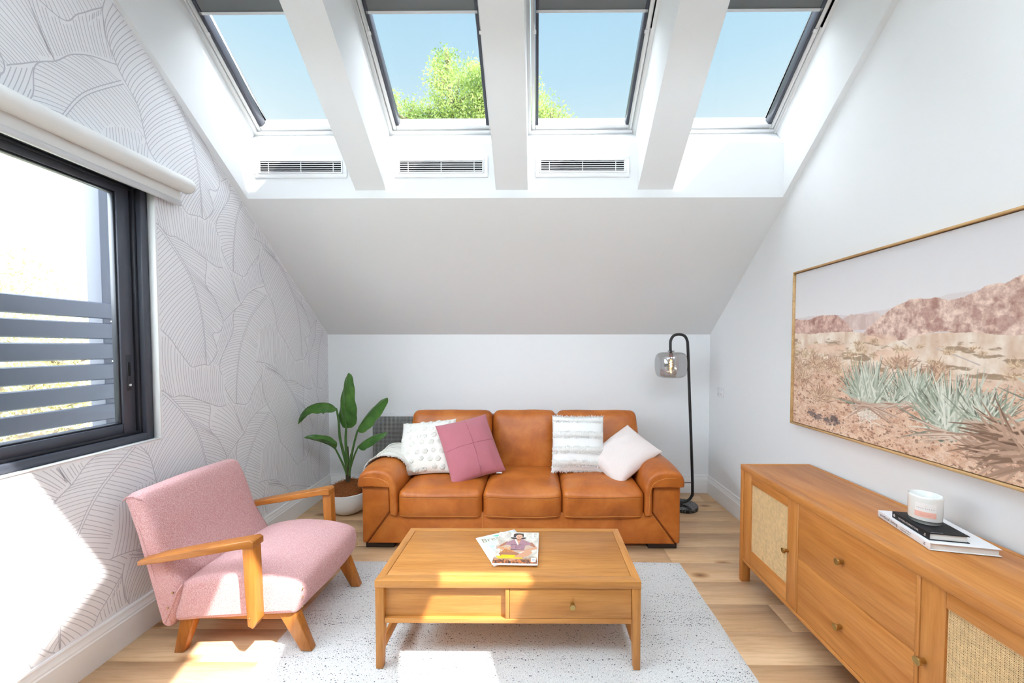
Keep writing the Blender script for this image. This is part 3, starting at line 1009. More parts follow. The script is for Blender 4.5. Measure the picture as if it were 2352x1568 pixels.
for a, b in SEATS:
    def sag(p):                # front bottom edge rolls under
        y, z = p[1], p[2]
        k = max(0.0, (0.30 - z) / 0.11)
        if y < 2.60:
            y += 0.018 * k * k
        return (p[0], y, z)
    sc_ = put('seat_cushion', soft_box((a, b, 2.468, 3.02, 0.196, 0.405), 0.042, (0.002, 0.002, 0.020, 0, 0.004, 0.030), 18, sag, 0.003, a), M['leather'], sofa)
    def frontline(z, off):
        pts = []
        for k in range(25):
            u = -0.955 + 1.91 * k / 24
            x = (a + b) / 2 + (b - a) / 2 * u
            uz = (z - 0.3005) / 0.1045
            y = 2.468 - 0.020 * (1 - u * u) * (1 - uz * uz)
            rr = 0.042
            ex = max(0.0, abs(x - (a + b) / 2) - ((b - a) / 2 - rr)) / rr
            ez = max(0.0, abs(z - 0.3005) - (0.1045 - rr)) / rr
            e = min(1.0, math.hypot(ex, ez))
            y += rr * (1 - math.sqrt(max(0, 1 - e * e)))
            y += (0.018 * max(0, (0.30 - z) / 0.11) ** 2)
            pts.append((x, y - 0.0015 + off, z + 0.003 * math.sin(u * 2 + a * 5)))
        return pts
    MB().tube(frontline(0.362, 0), 0.0016, 5).build('seam', M['seam'], sc_, smooth=True)
    MB().tube(frontline(0.358, -0.0006), 0.0011, 5).build('stitching', M['stitch'], sc_, smooth=True)
    MB().tube(frontline(0.234, -0.001), 0.0016, 5).build('stitching', M['stitch'], sc_, smooth=True)
TILT = R(15)
def lean(p):
    y, z = p[1] - 2.955, p[2] - 0.395
    return (p[0], 2.955 + y * math.cos(TILT) + z * math.sin(TILT), 0.395 - y * math.sin(TILT) + z * math.cos(TILT))
for i, (a, b) in enumerate(((-1.055, -0.366), (-0.362, 0.158), (0.162, 0.850))):
    def leanw(p, i=i, a=a, b=b):
        z = p[2]
        x = p[0]
        f = max(0.0, (z - 0.40) / 0.47)
        if i == 0 and x < a + 0.2:
            x += 0.035 * f * (a + 0.2 - x) / 0.2
        if i == 2 and x > b - 0.2:
            x -= 0.035 * f * (x - b + 0.2) / 0.2
        return lean((x, p[1], z))
    bc = put('back_cushion', soft_box((a, b, 2.968, 3.20, 0.36, 0.862), 0.055, (0, 0, 0.030, 0.0, 0, 0.006), 18, leanw, 0.004, i * 3), M['leather'], sofa)
box_obj('back_frame', (-1.02, 0.805, 3.24, 3.425, 0.2, 0.755), M['leather'], sofa, bevel=0.03, seg=4)

# ---- scatter cushions
def pillow(name, c, right, up, w, h, T, mat, label, pin=0.06, n=26, back=None, wr=0.006, seed=0):
    c = Vector(c); r = Vector(right).normalized()
    u = Vector(up); u = (u - r * u.dot(r)).normalized()
    nn = r.cross(u)            # faces the viewer when right x up points to -Y
    t = bpy.data.objects.new(name, None)
    COL.objects.link(t); ORG[t] = Vector(c); t.location = c
    tag(t, label, 'cushion', 'scatter cushions on the sofa')
    def surf(a, b, side):
        x = w / 2 * a * (1 - pin * (1 - b * b) * (0.4 + 0.6 * a * a))
        y = h / 2 * b * (1 - pin * (1 - a * a) * (0.4 + 0.6 * b * b))
        e = max(0.0, (1 - a * a) * (1 - b * b))
        d = T / 2 * e ** 0.48
        cr = (abs(a * b)) ** 2
        wv = noise.noise(Vector((a * 3 + seed, b * 3, 5))) * 1.0 + noise.noise(Vector((a * 7 + seed, b * 7, 1))) * 0.4
        d += wr * wv * min(1, e * 3)
        return c + r * x + u * y + nn * (d * side)
    for side, nm, mt in ((1, 'front_panel', mat), (-1, 'back_panel', back or mat)):
        v, f = [], []
        for j in range(n + 1):
            for i in range(n + 1):
                a = math.sin((i / n - 0.5) * math.pi) * 0.7 + (i / n * 2 - 1) * 0.3
                b = math.sin((j / n - 0.5) * math.pi) * 0.7 + (j / n * 2 - 1) * 0.3
                v.append(surf(a, b, side))
        for j in range(n):
            for i in range(n):
                q = (j * (n + 1) + i, j * (n + 1) + i + 1, (j + 1) * (n + 1) + i + 1, (j + 1) * (n + 1) + i)
                f.append(q if side > 0 else q[::-1])
        put(nm, mesh(v, f, smooth=True), mt, t)
    return t, surf, (r, u, nn)

# cream cushion with tufted dots
pc, sf, ax = pillow('scatter_cushion', (-0.828, 2.83, 0.598), (0.415, -0.02, 0.045), (-0.125, 0.25, 0.34), 0.425, 0.425, 0.17, M['cream'],
                    'cream cushion dotted with tufted rosettes, beside the throw', seed=3)
def rosette():
    v, f = [], []
    nr, ns = 6, 18
    v.append((0, 0, 0.006))
    for i in range(1, nr + 1):
        for k in range(ns):
            a = 2 * math.pi * k / ns
            rr = 0.021 * i / nr * (1 + 0.06 * math.sin(5 * a + i))
            hgt = 0.0075 * (1 - (i / nr) ** 4) + 0.0035 * math.sin(k * 2.1 + i * 1.7)
            if i == nr: hgt = -0.002
            v.append((rr * math.cos(a), rr * math.sin(a), hgt))
    for k in range(ns):
        f.append((0, 1 + k, 1 + (k + 1) % ns))
    for i in range(nr - 1):
        for k in range(ns):
            a0, a1 = 1 + i * ns + k, 1 + i * ns + (k + 1) % ns
            f.append((a0, a0 + ns, a1 + ns, a1))
    me = mesh(v, f, smooth=True)
    me.materials.append(M['cream'])
    return me
ROS = rosette()
rr_ = random.Random(4)
for j in range(7):
    for i in range(6):
        a = -0.86 + 1.72 * (i + (0.5 if j % 2 else 0.0)) / 5.5 + rr_.uniform(-0.05, 0.05)
        b = -0.84 + 1.72 * j / 6 + rr_.uniform(-0.04, 0.04)
        if abs(a) > 0.9: continue
        p0 = sf(a, b, 1); da = sf(min(a + 0.04, 0.99), b, 1) - p0; db = sf(a, min(b + 0.04, 0.99), 1) - p0
        nn = da.cross(db).normalized(); ta = da.normalized(); tb = nn.cross(ta)
        o = bpy.data.objects.new('tufted_dot', ROS)
        COL.objects.link(o); o.parent = pc
        rot = Matrix((ta, tb, nn)).transposed().to_4x4()
        o.matrix_local = Matrix.Translation(p0 - ORG[pc]) @ rot @ Matrix.Rotation(rr_.uniform(0, 6), 4, 'Z') @ Matrix.Scale(rr_.uniform(0.85, 1.1), 4)

# mauve cushion with cross seams
pm, sf, ax = pillow('scatter_cushion', (-0.492, 2.775, 0.607), (0.33, 0.17, 0.055), (-0.215, 0.20, 0.37), 0.40, 0.47, 0.17, M['mauve'],
                    'mauve velvet cushion with a stitched cross seam', pin=0.05, seed=11, wr=0.010)
m = MB()
m.tube([sf(q, 0.02, 1) for q in np.linspace(-0.98, 0.98, 30)], 0.0016, 5)
m.tube([sf(0.05, q, 1) for q in np.linspace(-0.98, 0.98, 30)], 0.0016, 5)
m.build('cross_seam', M['mauve_seam'], pm, smooth=True)
p0 = sf(0.75, -1, 1)
MB().box(p0.x - 0.02, p0.x + 0.02, p0.y - 0.02, p0.y + 0.01, p0.z - 0.006, p0.z - 0.0045).build('care_tag', M['white_cloth'], pm)

# white cushion with fringe bands
pw, sf, ax = pillow('scatter_cushion', (0.312, 2.865, 0.618), (0.39, -0.03, 0.0), (-0.015, 0.15, 0.39), 0.395, 0.42, 0.15, M['white_cloth'],
                    'white cushion with rows of shaggy fringe', pin=0.03, seed=23)
def tufts(points, length, mb, rn, rad=0.0016, droop=0.6, spread=0.5):
    for p, nrm, dn in points:
        d = (nrm + dn * droop + Vector((rn.uniform(-1, 1), rn.uniform(-1, 1), rn.uniform(-1, 1))) * spread).normalized()
        L = length * rn.uniform(0.6, 1.2)
        d2 = (d + dn * 0.9 + Vector((rn.uniform(-1, 1), rn.uniform(-1, 1), rn.uniform(-1, 1))) * spread * 0.6).normalized()
        mb.tube([p, p + d * L * 0.5, p + d * L * 0.5 + d2 * L * 0.5], [rad, rad * 1.15, rad * 0.7], 4)
m = MB(); rn = random.Random(9)
down = -ax[1]
for b0 in (0.99, 0.80, 0.40, 0.22, -0.14, -0.32, -0.62, -0.80, -0.99):
    pts = []
    for k in range(64):
        a = -1 + 2 * k / 63
        b = b0 + 0.015 * math.sin(k * 0.5 + b0 * 9)
        for q in range(2):
            bb_ = max(-1, min(1, b + rn.uniform(-0.025, 0.025)))
            pts.append((sf(a, bb_, 1), ax[2], down if b0 < 0.9 else ax[1] * 0.6))
    tufts(pts, 0.017, m, rn)
# denser woven strips between each pair of fringes
for b0, b1 in ((0.80, 0.97), (0.22, 0.40), (-0.32, -0.14), (-0.80, -0.62)):
    for k in range(64):
        a = -0.97 + 1.94 * k / 63
        m.tube([sf(a, b1, 1) + ax[2] * 0.002, sf(a, (b0 + b1) / 2, 1) + ax[2] * 0.004, sf(a, b0, 1) + ax[2] * 0.002], 0.0038, 5)
g = m.build('fringe', M['fringe'], pw, smooth=True); g['kind'] = 'stuff'

# blush cushion resting on the arm
pb, sf, ax = pillow('scatter_cushion', (0.640, 2.80, 0.556), (0.374, 0.13, 0.24), (-0.19, 0.30, 0.15), 0.43, 0.36, 0.17, M['blush'],
                    'pale blush cushion tilted against the sofa arm', pin=0.05, back=M['blush_back'], seed=31, wr=0.008)

# ---- throw over the arm
blank = thing('throw_blanket', (-1.05, 2.95, 0.56), 'cream fringed throw draped over the sofa arm', 'blanket')
prof = catmull([(-1.268, 0.26), (-1.262, 0.34), (-1.244, 0.45), (-1.214, 0.518), (-1.165, 0.556), (-1.075, 0.578), (-0.985, 0.560), (-0.930, 0.505), (-0.905, 0.462), (-0.84, 0.447), (-0.70, 0.449), (-0.60, 0.449)], 7)
def throw_surf(i, v):
    x, z = prof[i]
    f = i / (len(prof) - 1)
    y0 = 2.735 - 0.05 * math.sin(f * 3.1) + (0.02 if f > 0.8 else 0) + 0.10 * max(0, 0.2 - f)
    y1 = 3.04
    if z < 0.42 and x < -1.1:
        y1 = 3.04
    y = y0 + (y1 - y0) * v
    nv = noise.noise(Vector((x * 9, y * 8, z * 6)))
    lift = 0.012 * nv + 0.006 * math.sin(y * 60 + x * 18) * (0.4 + 0.6 * v)
    lift = max(-0.002, lift + 0.004)
    outx = -1 if (x < -1.15 and z < 0.52) else 0
    return Vector((x + (lift * 0.8 * outx), y, z + (lift if outx == 0 else 0)))
v, f = [], []
NV = 22
for i in range(len(prof)):
    for j in range(NV + 1):
        v.append(throw_surf(i, j / NV))
for i in range(len(prof) - 1):
    for j in range(NV):
        f.append((i * (NV + 1) + j, i * (NV + 1) + j + 1, (i + 1) * (NV + 1) + j + 1, (i + 1) * (NV + 1) + j))
me = mesh(v, f, smooth=True)
cl = put('cloth', me, M['cream'], blank)
so = cl.modifiers.new('thick', 'SOLIDIFY'); so.thickness = 0.005; so.offset = 1
m = MB(); rn = random.Random(14)
for i in range(0, len(prof)):
    for q in range(5):
        ii = min(len(prof) - 1, i)
        p = throw_surf(ii, 0.0)
        if i < len(prof) - 1:
            p = p.lerp(throw_surf(i + 1, 0.0), q / 5)
        steep = prof[ii][1] < 0.5 and prof[ii][0] < -1.1
        dn = Vector((-0.2, -0.5, -0.8)) if steep else Vector((0.0, -1.0, -0.25))
        tufts([(p + Vector((0, 0, 0.004)), Vector((0, -1, 0.15)), dn)], 0.022, m, rn, 0.0021, 0.4, 0.55)
for j in range(NV):
    for q in range(4):
        p = throw_surf(len(prof) - 1, (j + q / 4) / NV) + Vector((0, 0, 0.004))
        tufts([(p, Vector((1, 0, 0.1)), Vector((0.6, 0, -0.3)))], 0.03, m, rn, 0.0021, 0.4, 0.4)
        p = throw_surf(0, (j + q / 4) / NV)
        tufts([(p, Vector((-0.1, 0, -1)), Vector((0, 0, -1)))], 0.06, m, rn, 0.002, 0.8, 0.2)
g = m.build('fringe', M['cream'], blank, smooth=True); g['kind'] = 'stuff'
m = MB()
for i0 in (22, 46):             # woven ribs across the throw
    pass
for vv in (0.18, 0.42, 0.66, 0.86):
    m.tube([throw_surf(i, vv) + Vector((0, 0, 0.006)) for i in range(12, len(prof))], 0.004, 6)
m.build('woven_rib', M['cream'], blank, smooth=True)

# ================================================================== COFFEE TABLE
RZ = 0.0108                      # rug height under the legs
tb = thing('coffee_table', (-0.12, 1.76, RZ), 'low honey-coloured timber coffee table with a drawer', 'table')
tx0, tx1, ty0, ty1, tz0, tz1 = -0.672, 0.431, 1.532, 1.990, 0.356, 0.387
bw, bd = 0.034, 0.040
def mitre(name, pts, mat):
    m = MB(); m.prism(pts, lambda p, q, z: (p, q, z), tz0, tz1)
    return m.build(name, mat, tb, bevel=0.0015, seg=2)
mitre('top_border', [(tx0, ty0), (tx1, ty0), (tx1 - bw, ty0 + bd), (tx0 + bw, ty0 + bd)], M['teakX'])
mitre('top_border', [(tx0, ty1), (tx1, ty1), (tx1 - bw, ty1 - 0.03), (tx0 + bw, ty1 - 0.03)], M['teakX'])
mitre('top_border', [(tx0, ty0), (tx0, ty1), (tx0 + bw, ty1 - 0.03), (tx0 + bw, ty0 + bd)], M['teakY'])
mitre('top_border', [(tx1, ty0), (tx1, ty1), (tx1 - bw, ty1 - 0.03), (tx1 - bw, ty0 + bd)], M['teakY'])
box_obj('top_panel', (tx0 + bw + 0.0012, tx1 - bw - 0.0012, ty0 + bd + 0.0012, ty1 - 0.0312, tz0 + 0.004, tz1 - 0.0015), M['teakX'], tb, bevel=0.001, seg=1)
lw = 0.036
for (xa, sx) in ((tx0 + 0.001, 1), (tx1 - 0.001, -1)):
    for (ya, sy) in ((ty0 + 0.002, 1), (ty1 - 0.002, -1)):
        m = MB()
        x1_, y1_ = xa + sx * lw, ya + sy * lw
        x1b, y1b = xa + sx * (lw - 0.008), ya + sy * (lw - 0.006)
        xs, ys = sorted((xa, x1_)), sorted((ya, y1_))
        xb, yb = sorted((xa, x1b)), sorted((ya, y1b))
        m.hexa([(xb[0], yb[0], RZ), (xb[1], yb[0], RZ), (xb[1], yb[1], RZ), (xb[0], yb[1], RZ), (xs[0], ys[0], 0.24), (xs[1], ys[0], 0.24), (xs[1], ys[1], 0.24), (xs[0], ys[1], 0.24)])
        m.hexa([(xs[0], ys[0], 0.24), (xs[1], ys[0], 0.24), (xs[1], ys[1], 0.24), (xs[0], ys[1], 0.24), (xs[0], ys[0], tz0), (xs[1], ys[0], tz0), (xs[1], ys[1], tz0), (xs[0], ys[1], tz0)])
        m.build('leg', M['teakZ'], tb, bevel=0.002, seg=2)
ix0, ix1 = tx0 + lw + 0.001, tx1 - lw - 0.001
for ya, yb_ in ((ty0 + 0.006, ty0 + 0.03), (ty1 - 0.03, ty1 - 0.006)):
    box_obj('rail', (ix0, ix1, ya, yb_, 0.203, 0.223), M['teakX'], tb)
box_obj('body_bottom', (ix0, ix1, ty0 + 0.03, ty1 - 0.03, 0.205, 0.215), M['teakX'], tb, bevel=0)
box_obj('divider', (-0.131, -0.114, ty0 + 0.006, ty0 + 0.40, 0.223, tz0), M['teakZ'], tb)
box_obj('front_panel', (ix0, -0.131, ty0 + 0.022, ty0 + 0.034, 0.223, tz0), M['teakX'], tb, bevel=0)
box_obj('back_panel', (ix0, ix1, ty1 - 0.034, ty1 - 0.016, 0.223, tz0), M['teakX'], tb, bevel=0)
for xa, xb in ((tx0 + 0.006, tx0 + 0.022), (tx1 - 0.022, tx1 - 0.006)):
    box_obj('side_panel', (xa, xb, ty0 + lw, ty1 - lw, 0.205, tz0), M['teakY'], tb)
    box_obj('stretcher', (xa + 0.002, xb + 0.002, ty0 + lw, ty1 - lw, 0.065, 0.113), M['teakY'], tb)
dr = box_obj('drawer', (-0.1125, ix1 - 0.0015, ty0 + 0.007, ty0 + 0.40, 0.2245, 0.3535), M['teakX'], tb, bevel=0.0015)
def knob(c, axis, parent, mat=None, r=0.0115, L=0.024):
    """flared brushed-brass knob; axis '-Y' or '-X'"""
    prof = [(0.0, -0.0), (0.0075, 0.0), (0.0072, -L * 0.45), (0.0085, -L * 0.62), (r, -L * 0.74), (r * 1.04, -L * 0.92), (r * 0.98, -L), (0, -L)]
    return MB().lathe(prof, c, 24, axis[1]).build('knob', mat or M['brass'], parent, smooth=True, sharp=40)
knob((0.147, ty0 + 0.007, 0.287), '-Y', dr)

# ================================================================== SIDEBOARD
sb = thing('sideboard', (1.388, 1.42, 0), 'long teak-toned sideboard with woven cane doors', 'sideboard')
XF, XB_, SY0, SY1, ST = 1.180, 1.576, 0.655, 2.182, 0.677
bw = 0.045
def mit2(pts, mat):
    m = MB(); m.prism(pts, lambda p, q, z: (p, q, z), ST - 0.031, ST)
    return m.build('top_border', mat, sb, bevel=0.0015)
mit2([(XF, SY0), (XF, SY1), (XF + bw, SY1 - 0.018), (XF + bw, SY0 + 0.018)], M['sideY'])
mit2([(XB_, SY0), (XB_, SY1), (XB_ - 0.02, SY1 - 0.018), (XB_ - 0.02, SY0 + 0.018)], M['sideY'])
mit2([(XF, SY1), (XB_, SY1), (XB_ - 0.02, SY1 - 0.018), (XF + bw, SY1 - 0.018)], M['sideX'])
mit2([(XF, SY0), (XB_, SY0), (XB_ - 0.02, SY0 + 0.018), (XF + bw, SY0 + 0.018)], M['sideX'])
box_obj('top_panel', (XF + bw + 0.001, XB_ - 0.021, SY0 + 0.019, SY1 - 0.019, ST - 0.027, ST - 0.0012), M['sideY'], sb, bevel=0.0008, seg=1)
lw = 0.042
ZB0 = 0.140
zt = ST - 0.0315
for ya, yb_ in ((SY1 - lw + 0.012, SY1 - 0.001), (SY0 + 0.001, SY0 + lw - 0.012)):
    for xa, xb in ((XF + 0.001, XF + 0.05), (XB_ - 0.05, XB_ - 0.001)):
        box_obj('leg', (xa, xb, ya, yb_, 0, zt), M['sideZ'], sb, bevel=0.002)
    box_obj('side_panel', (XF + 0.05, XB_ - 0.05, ya + 0.004, yb_ - 0.004, ZB0 - 0.02, zt), M['sideX'], sb, bevel=0.001, seg=1)
iy0, iy1 = SY0 + lw - 0.011, SY1 - lw + 0.011
box_obj('bottom', (XF + 0.004, XB_ - 0.01, iy0, iy1, ZB0 - 0.018, ZB0), M['sideY'], sb, bevel=0.0015)
box_obj('back_panel', (XB_ - 0.018, XB_ - 0.008, iy0, iy1, ZB0, zt), M['sideY'], sb, bevel=0)
DV = ((1.700, 1.713), (1.155, 1.168), )
for a, b in DV:
    box_obj('divider', (XF + 0.004, XB_ - 0.02, a, b, ZB0, zt), M['sideZ'], sb, bevel=0.001, seg=1)
def cane_door(y0, y1, knob_y, lab):
    z0, z1 = ZB0 + 0.002, zt - 0.002
    d = MB()
    sw_l, sw_r = 0.068, 0.070
    if knob_y < (y0 + y1) / 2:
        pass
    o = MB().box(XF + 0.006, XF + 0.026, y0, y0 + 0.062, z0, z1).build('door', M['sideZ'], sb, bevel=0.0015)
    o['label'] = lab
    box_obj('stile', (XF + 0.006, XF + 0.026, y1 - 0.070, y1, z0, z1), M['sideZ'], o, bevel=0.0015)
    box_obj('rail', (XF + 0.006, XF + 0.026, y0 + 0.0625, y1 - 0.0705, z0, z0 + 0.080), M['sideY'], o, bevel=0.0015)
    box_obj('rail', (XF + 0.006, XF + 0.026, y0 + 0.0625, y1 - 0.0705, z1 - 0.048, z1), M['sideY'], o, bevel=0.0015)
    a0, a1, c0, c1 = y0 + 0.0625, y1 - 0.0705, z0 + 0.080, z1 - 0.048
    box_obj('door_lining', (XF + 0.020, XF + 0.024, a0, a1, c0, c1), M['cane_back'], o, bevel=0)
    m = MB(); p = 0.0046
    k = 0; y = a0
    while y < a1:
        m.box(XF + 0.0140 + (0.0010 if k % 2 else 0), XF + 0.0152 + (0.0010 if k % 2 else 0), y, y + 0.0027, c0, c1); y += p; k += 1
    z = c0; k = 0
    while z < c1:
        m.box(XF + 0.0130 + (0.0008 if k % 2 else 0), XF + 0.0141 + (0.0008 if k % 2 else 0), a0, a1, z, z + 0.0025); z += p; k += 1
    g = m.build('cane_webbing', M['cane'], o); g['kind'] = 'stuff'; g['label'] = 'pale woven cane panel'
    knob((XF + 0.006, knob_y, 0.392), '-X', o, r=0.0125, L=0.026)
cane_door(1.7145, 2.1515, 1.768, 'cane door at the far end')
cane_door(0.6865, 1.1535, 1.138, 'cane door at the near end')
for z0, z1, kz in ((0.398, zt - 0.002, 0.520), (ZB0 + 0.002, 0.392, 0.262)):
    d = box_obj('drawer', (XF + 0.006, XF + 0.36, 1.1695, 1.6985, z0, z1), M['sideY'], sb, bevel=0.0015)
    knob((XF + 0.006, 1.452, kz), '-X', d, r=0.0125, L=0.026)
box_obj('drawer_rail', (XF + 0.009, XF + 0.03, 1.1695, 1.6985, 0.3925, 0.3975), M['sideY'], sb, bevel=0)

# ================================================================== ARMCHAIR
ch = thing('armchair', (-1.33, 1.87, 0), 'pink tweed armchair with open timber arms', 'armchair')
seat_p = catmull([(-1.545, 0.322), (-1.45, 0.352), (-1.33, 0.368), (-1.20, 0.362), (-1.10, 0.342), (-1.05, 0.318), (-1.037, 0.285), (-1.040, 0.225), (-1.050, 0.192), (-1.09, 0.186), (-1.30, 0.172), (-1.52, 0.156), (-1.572, 0.156), (-1.585, 0.19), (-1.565, 0.26)], 4, True)
put('seat', soft_extrude(seat_p, 1.600, 2.152, 0.030, lambda p, q, y: (p, y, q), mid=10, bulge=0.010, wob=0.004), M['tweed'], ch)
back_p = catmull([(-1.622, 0.150), (-1.70, 0.41), (-1.775, 0.655), (-1.784, 0.690), (-1.768, 0.712), (-1.735, 0.714), (-1.706, 0.694), (-1.668, 0.60), (-1.622, 0.47), (-1.575, 0.37), (-1.545, 0.31), (-1.56, 0.23), (-1.59, 0.152)], 4, True)
put('backrest', soft_extrude(back_p, 1.597, 2.155, 0.030, lambda p, q, y: (p, y, q), mid=10, bulge=0.008, wob=0.004), M['tweed'], ch)
m = MB()
m.tube([(-1.612, 1.599, 0.155), (-1.59, 1.597, 0.21), (-1.558, 1.597, 0.29), (-1.535, 1.60, 0.325)], 0.004, 6)
m.build('side_piping', M['tweed'], ch, smooth=True)
m = MB()
m.tube([(-1.782, 1.600, 0.690), (-1.765, 1.599, 0.706), (-1.735, 1.599, 0.709), (-1.705, 1.602, 0.690)], 0.003, 6)
m.build('top_piping', M['tweed'], ch, smooth=True)
def tack(p, ax_):
    n = {'-Y': (0, -1, 0), 'X': (1, 0, 0)}[ax_]
    prof = [(0, 0.003), (0.003, 0.0025), (0.0048, 0.0)] if ax_ == 'X' else [(0, -0.003), (0.003, -0.0025), (0.0048, 0.0)]
    MB().lathe(prof, p, 10, ax_[-1]).build('brass_tack', M['brass'], ch, smooth=True)
tack((-1.575, 1.594, 0.290), '-Y'); tack((-1.598, 1.595, 0.222), '-Y')
for z in (0.30, 0.262, 0.222):
    tack((-1.030, 2.135, z), 'X'); tack((-1.030, 1.625, z - 0.01), 'X')
for y0, y1 in ((1.553, 1.618), (2.134, 2.199)):
    # arm: flat board rising to the front, mitred onto the post
    A = [(-1.682, 0.430), (-1.682, 0.450), (-1.60, 0.468), (-1.45, 0.497), (-1.30, 0.524), (-1.205, 0.541), (-1.190, 0.532), (-1.190, 0.505), (-1.245, 0.502), (-1.45, 0.466), (-1.60, 0.441)]
    m = MB(); m.prism(A, lambda p, q, y: (p, y, q), y0, y1)
    m.build('armrest', M['armX'], ch, bevel=0.004, seg=3, bev_angle=50)
    Pst = [(-1.238, 0.506), (-1.1905, 0.506), (-1.1815, 0.190), (-1.200, 0.160), (-1.222, 0.172), (-1.230, 0.30)]
    m = MB(); m.prism(Pst, lambda p, q, y: (p, y, q), (y0 + 0.002) if y0 < 1.8 else (y0 + 0.016), (y1 - 0.016) if y0 < 1.8 else (y1 - 0.002))
    po = m.build('arm_post', M['armZ'], ch, bevel=0.003, seg=2)
    if y0 < 1.8:
        MB().lathe([(0, -0.002), (0.004, -0.002), (0.005, 0)], (-1.213, y0 + 0.002, 0.205), 12, 'Y').build('screw', M['brass'], po, smooth=True)
def leg(a, b, wa, wb, y0, y1, z1, z0):
    m = MB()
    yb0, yb1 = y0 + 0.004, y1 - 0.004
    m.hexa([(b[0], yb0, z0), (b[1], yb0, z0), (b[1], yb1, z0), (b[0], yb1, z0), (a[0], y0, z1), (a[1], y0, z1), (a[1], y1, z1), (a[0], y1, z1)])
    return m.build('leg', M['armZ'], ch, bevel=0.003, seg=2)
for y0, y1 in ((1.618, 1.660), (2.068, 2.110)):
    leg((-1.565, -1.500), (-1.605, -1.565), 0, 0, y0, y1, 0.175, 0.0)
    leg((-1.145, -1.065), (-1.040, -0.992), 0, 0, y0, y1, 0.200, RZ)
box_obj('under_rail', (-1.56, -1.08, 1.63, 1.65, 0.150, 0.178), M['armX'], ch)
box_obj('under_rail', (-1.56, -1.08, 2.08, 2.10, 0.150, 0.178), M['armX'], ch)

# ================================================================== RUG
NX, NY = 90, 80
rx0, rx1, ry0, ry1 = -1.190, 0.897, 0.55, 2.345
v, f = [], []
for j in range(NY + 1):
    for i in range(NX + 1):
        x = rx0 + (rx1 - rx0) * i / NX; y = ry0 + (ry1 - ry0) * j / NY
        w = 0.006 * noise.noise(Vector((x * 4, y * 4, 0)))
        if i in (0, NX): x += w
        if j in (0, NY): y += w
        e = 0.0 if (i in (0, NX) or j in (0, NY)) else 1.0
        v.append((x, y, 0.0004 + 0.0085 * e + 0.0006 * noise.noise(Vector((x * 30, y * 90, 0))) * e))
for j in range(NY):
    for i in range(NX):
        f.append((j * (NX + 1) + i, j * (NX + 1) + i + 1, (j + 1) * (NX + 1) + i + 1, (j + 1) * (NX + 1) + i))
rug = thing('area_rug', (-0.15, 1.45, 0), 'pale grey wool rug with dark flecks under the coffee table', 'rug')
put('woven_base', mesh(v, f, smooth=True), M['rug'], rug)
m = MB(); rn = random.Random(77)
y = ry0 + 0.012
while y < ry1 - 0.01:
    dense = rn.random() ** 3
    x = rx0 + rn.uniform(0.005, 0.05)
    while x < rx1 - 0.012:
        run = noise.noise(Vector((x * 2.2, y * 9, 3.0)))
        if rn.random() < (0.34 + 0.9 * dense) * (0.30 + max(0.0, run * 1.3 + 0.25)):
            L, w = rn.uniform(0.0025, 0.0080), rn.uniform(0.0010, 0.0024)
            if rn.random() < 0.25 * dense + 0.06:
                L, w = L * 1.5, w * 1.6
            yo = y + rn.uniform(-0.006, 0.006); a = rn.uniform(-0.5, 0.5)
            c_, s_ = math.cos(a), math.sin(a)
            z = 0.0095
            P = [(x + c_ * L / 2, yo + s_ * L / 2, z), (x - s_ * w, yo + c_ * w, z), (x - c_ * L / 2, yo - s_ * L / 2, z), (x + s_ * w, yo - c_ * w, z), (x, yo, z + 0.0012)]
            m.add(P, [(0, 1, 4), (1, 2, 4), (2, 3, 4), (3, 0, 4)])
        x += rn.uniform(0.005, 0.014)
    y += rn.uniform(0.008, 0.014)
fk = m.build('dark_wool_flecks', M['rug_fleck'], rug, smooth=True); fk['kind'] = 'stuff'

# ================================================================== FLOOR LAMP
lm = thing('floor_lamp', (1.235, 3.165, 0), 'black arched floor lamp with smoked glass shade', 'lamp')
LYc = 3.165
MB().lathe([(0.118, 0.0), (0.122, 0.004), (0.122, 0.026), (0.118, 0.030), (0, 0.030)], (1.232, LYc, 0), 40).build('base', M['marble'], lm, smooth=True, sharp=40)
pole = catmull([(1.150, LYc, 0.040), (1.215, LYc, 0.043), (1.270, LYc, 0.058), (1.304, LYc, 0.095), (1.312, LYc, 0.16), (1.296, LYc, 0.55), (1.274, LYc, 1.0), (1.258, LYc, 1.34), (1.250, LYc, 1.41), (1.225, LYc, 1.448), (1.182, LYc, 1.458), (1.140, LYc, 1.448), (1.115, LYc, 1.41), (1.112, LYc, 1.36), (1.114, LYc, 1.322)], 6)
MB().tube(pole, 0.0115, 14).build('pole', M['black'], lm, smooth=True, sharp=50)
MB().tube([(1.150, LYc, 0.029), (1.150, LYc, 0.044)], 0.014, 12).build('pole_foot', M['black'], lm, smooth=True, sharp=50)
cxs = 1.118
MB().lathe([(0, 1.322), (0.026, 1.322), (0.026, 1.317), (0.010, 1.316), (0.010, 1.305), (0, 1.305)], (cxs, LYc, 0), 24).build('shade_fitting', M['black'], lm, smooth=True, sharp=40)
sp = catmull([(0.012, 1.310), (0.060, 1.310), (0.098, 1.303), (0.120, 1.280), (0.128, 1.24), (0.129, 1.205), (0.127, 1.165), (0.117, 1.125), (0.095, 1.104), (0.06, 1.099), (0.0, 1.099)], 5)
v, f = [], []
sh = MB().lathe(sp, (cxs, LYc, 0), 48)
sh.f = [q for q in sh.f if len(q) == 4]
sh.build('shade', M['shade'], lm, smooth=True)
MB().lathe([(0, 1.305), (0.016, 1.305), (0.016, 1.258), (0.013, 1.250), (0, 1.250)], (cxs, LYc, 0), 20).build('socket', M['copper'], lm, smooth=True, sharp=40)
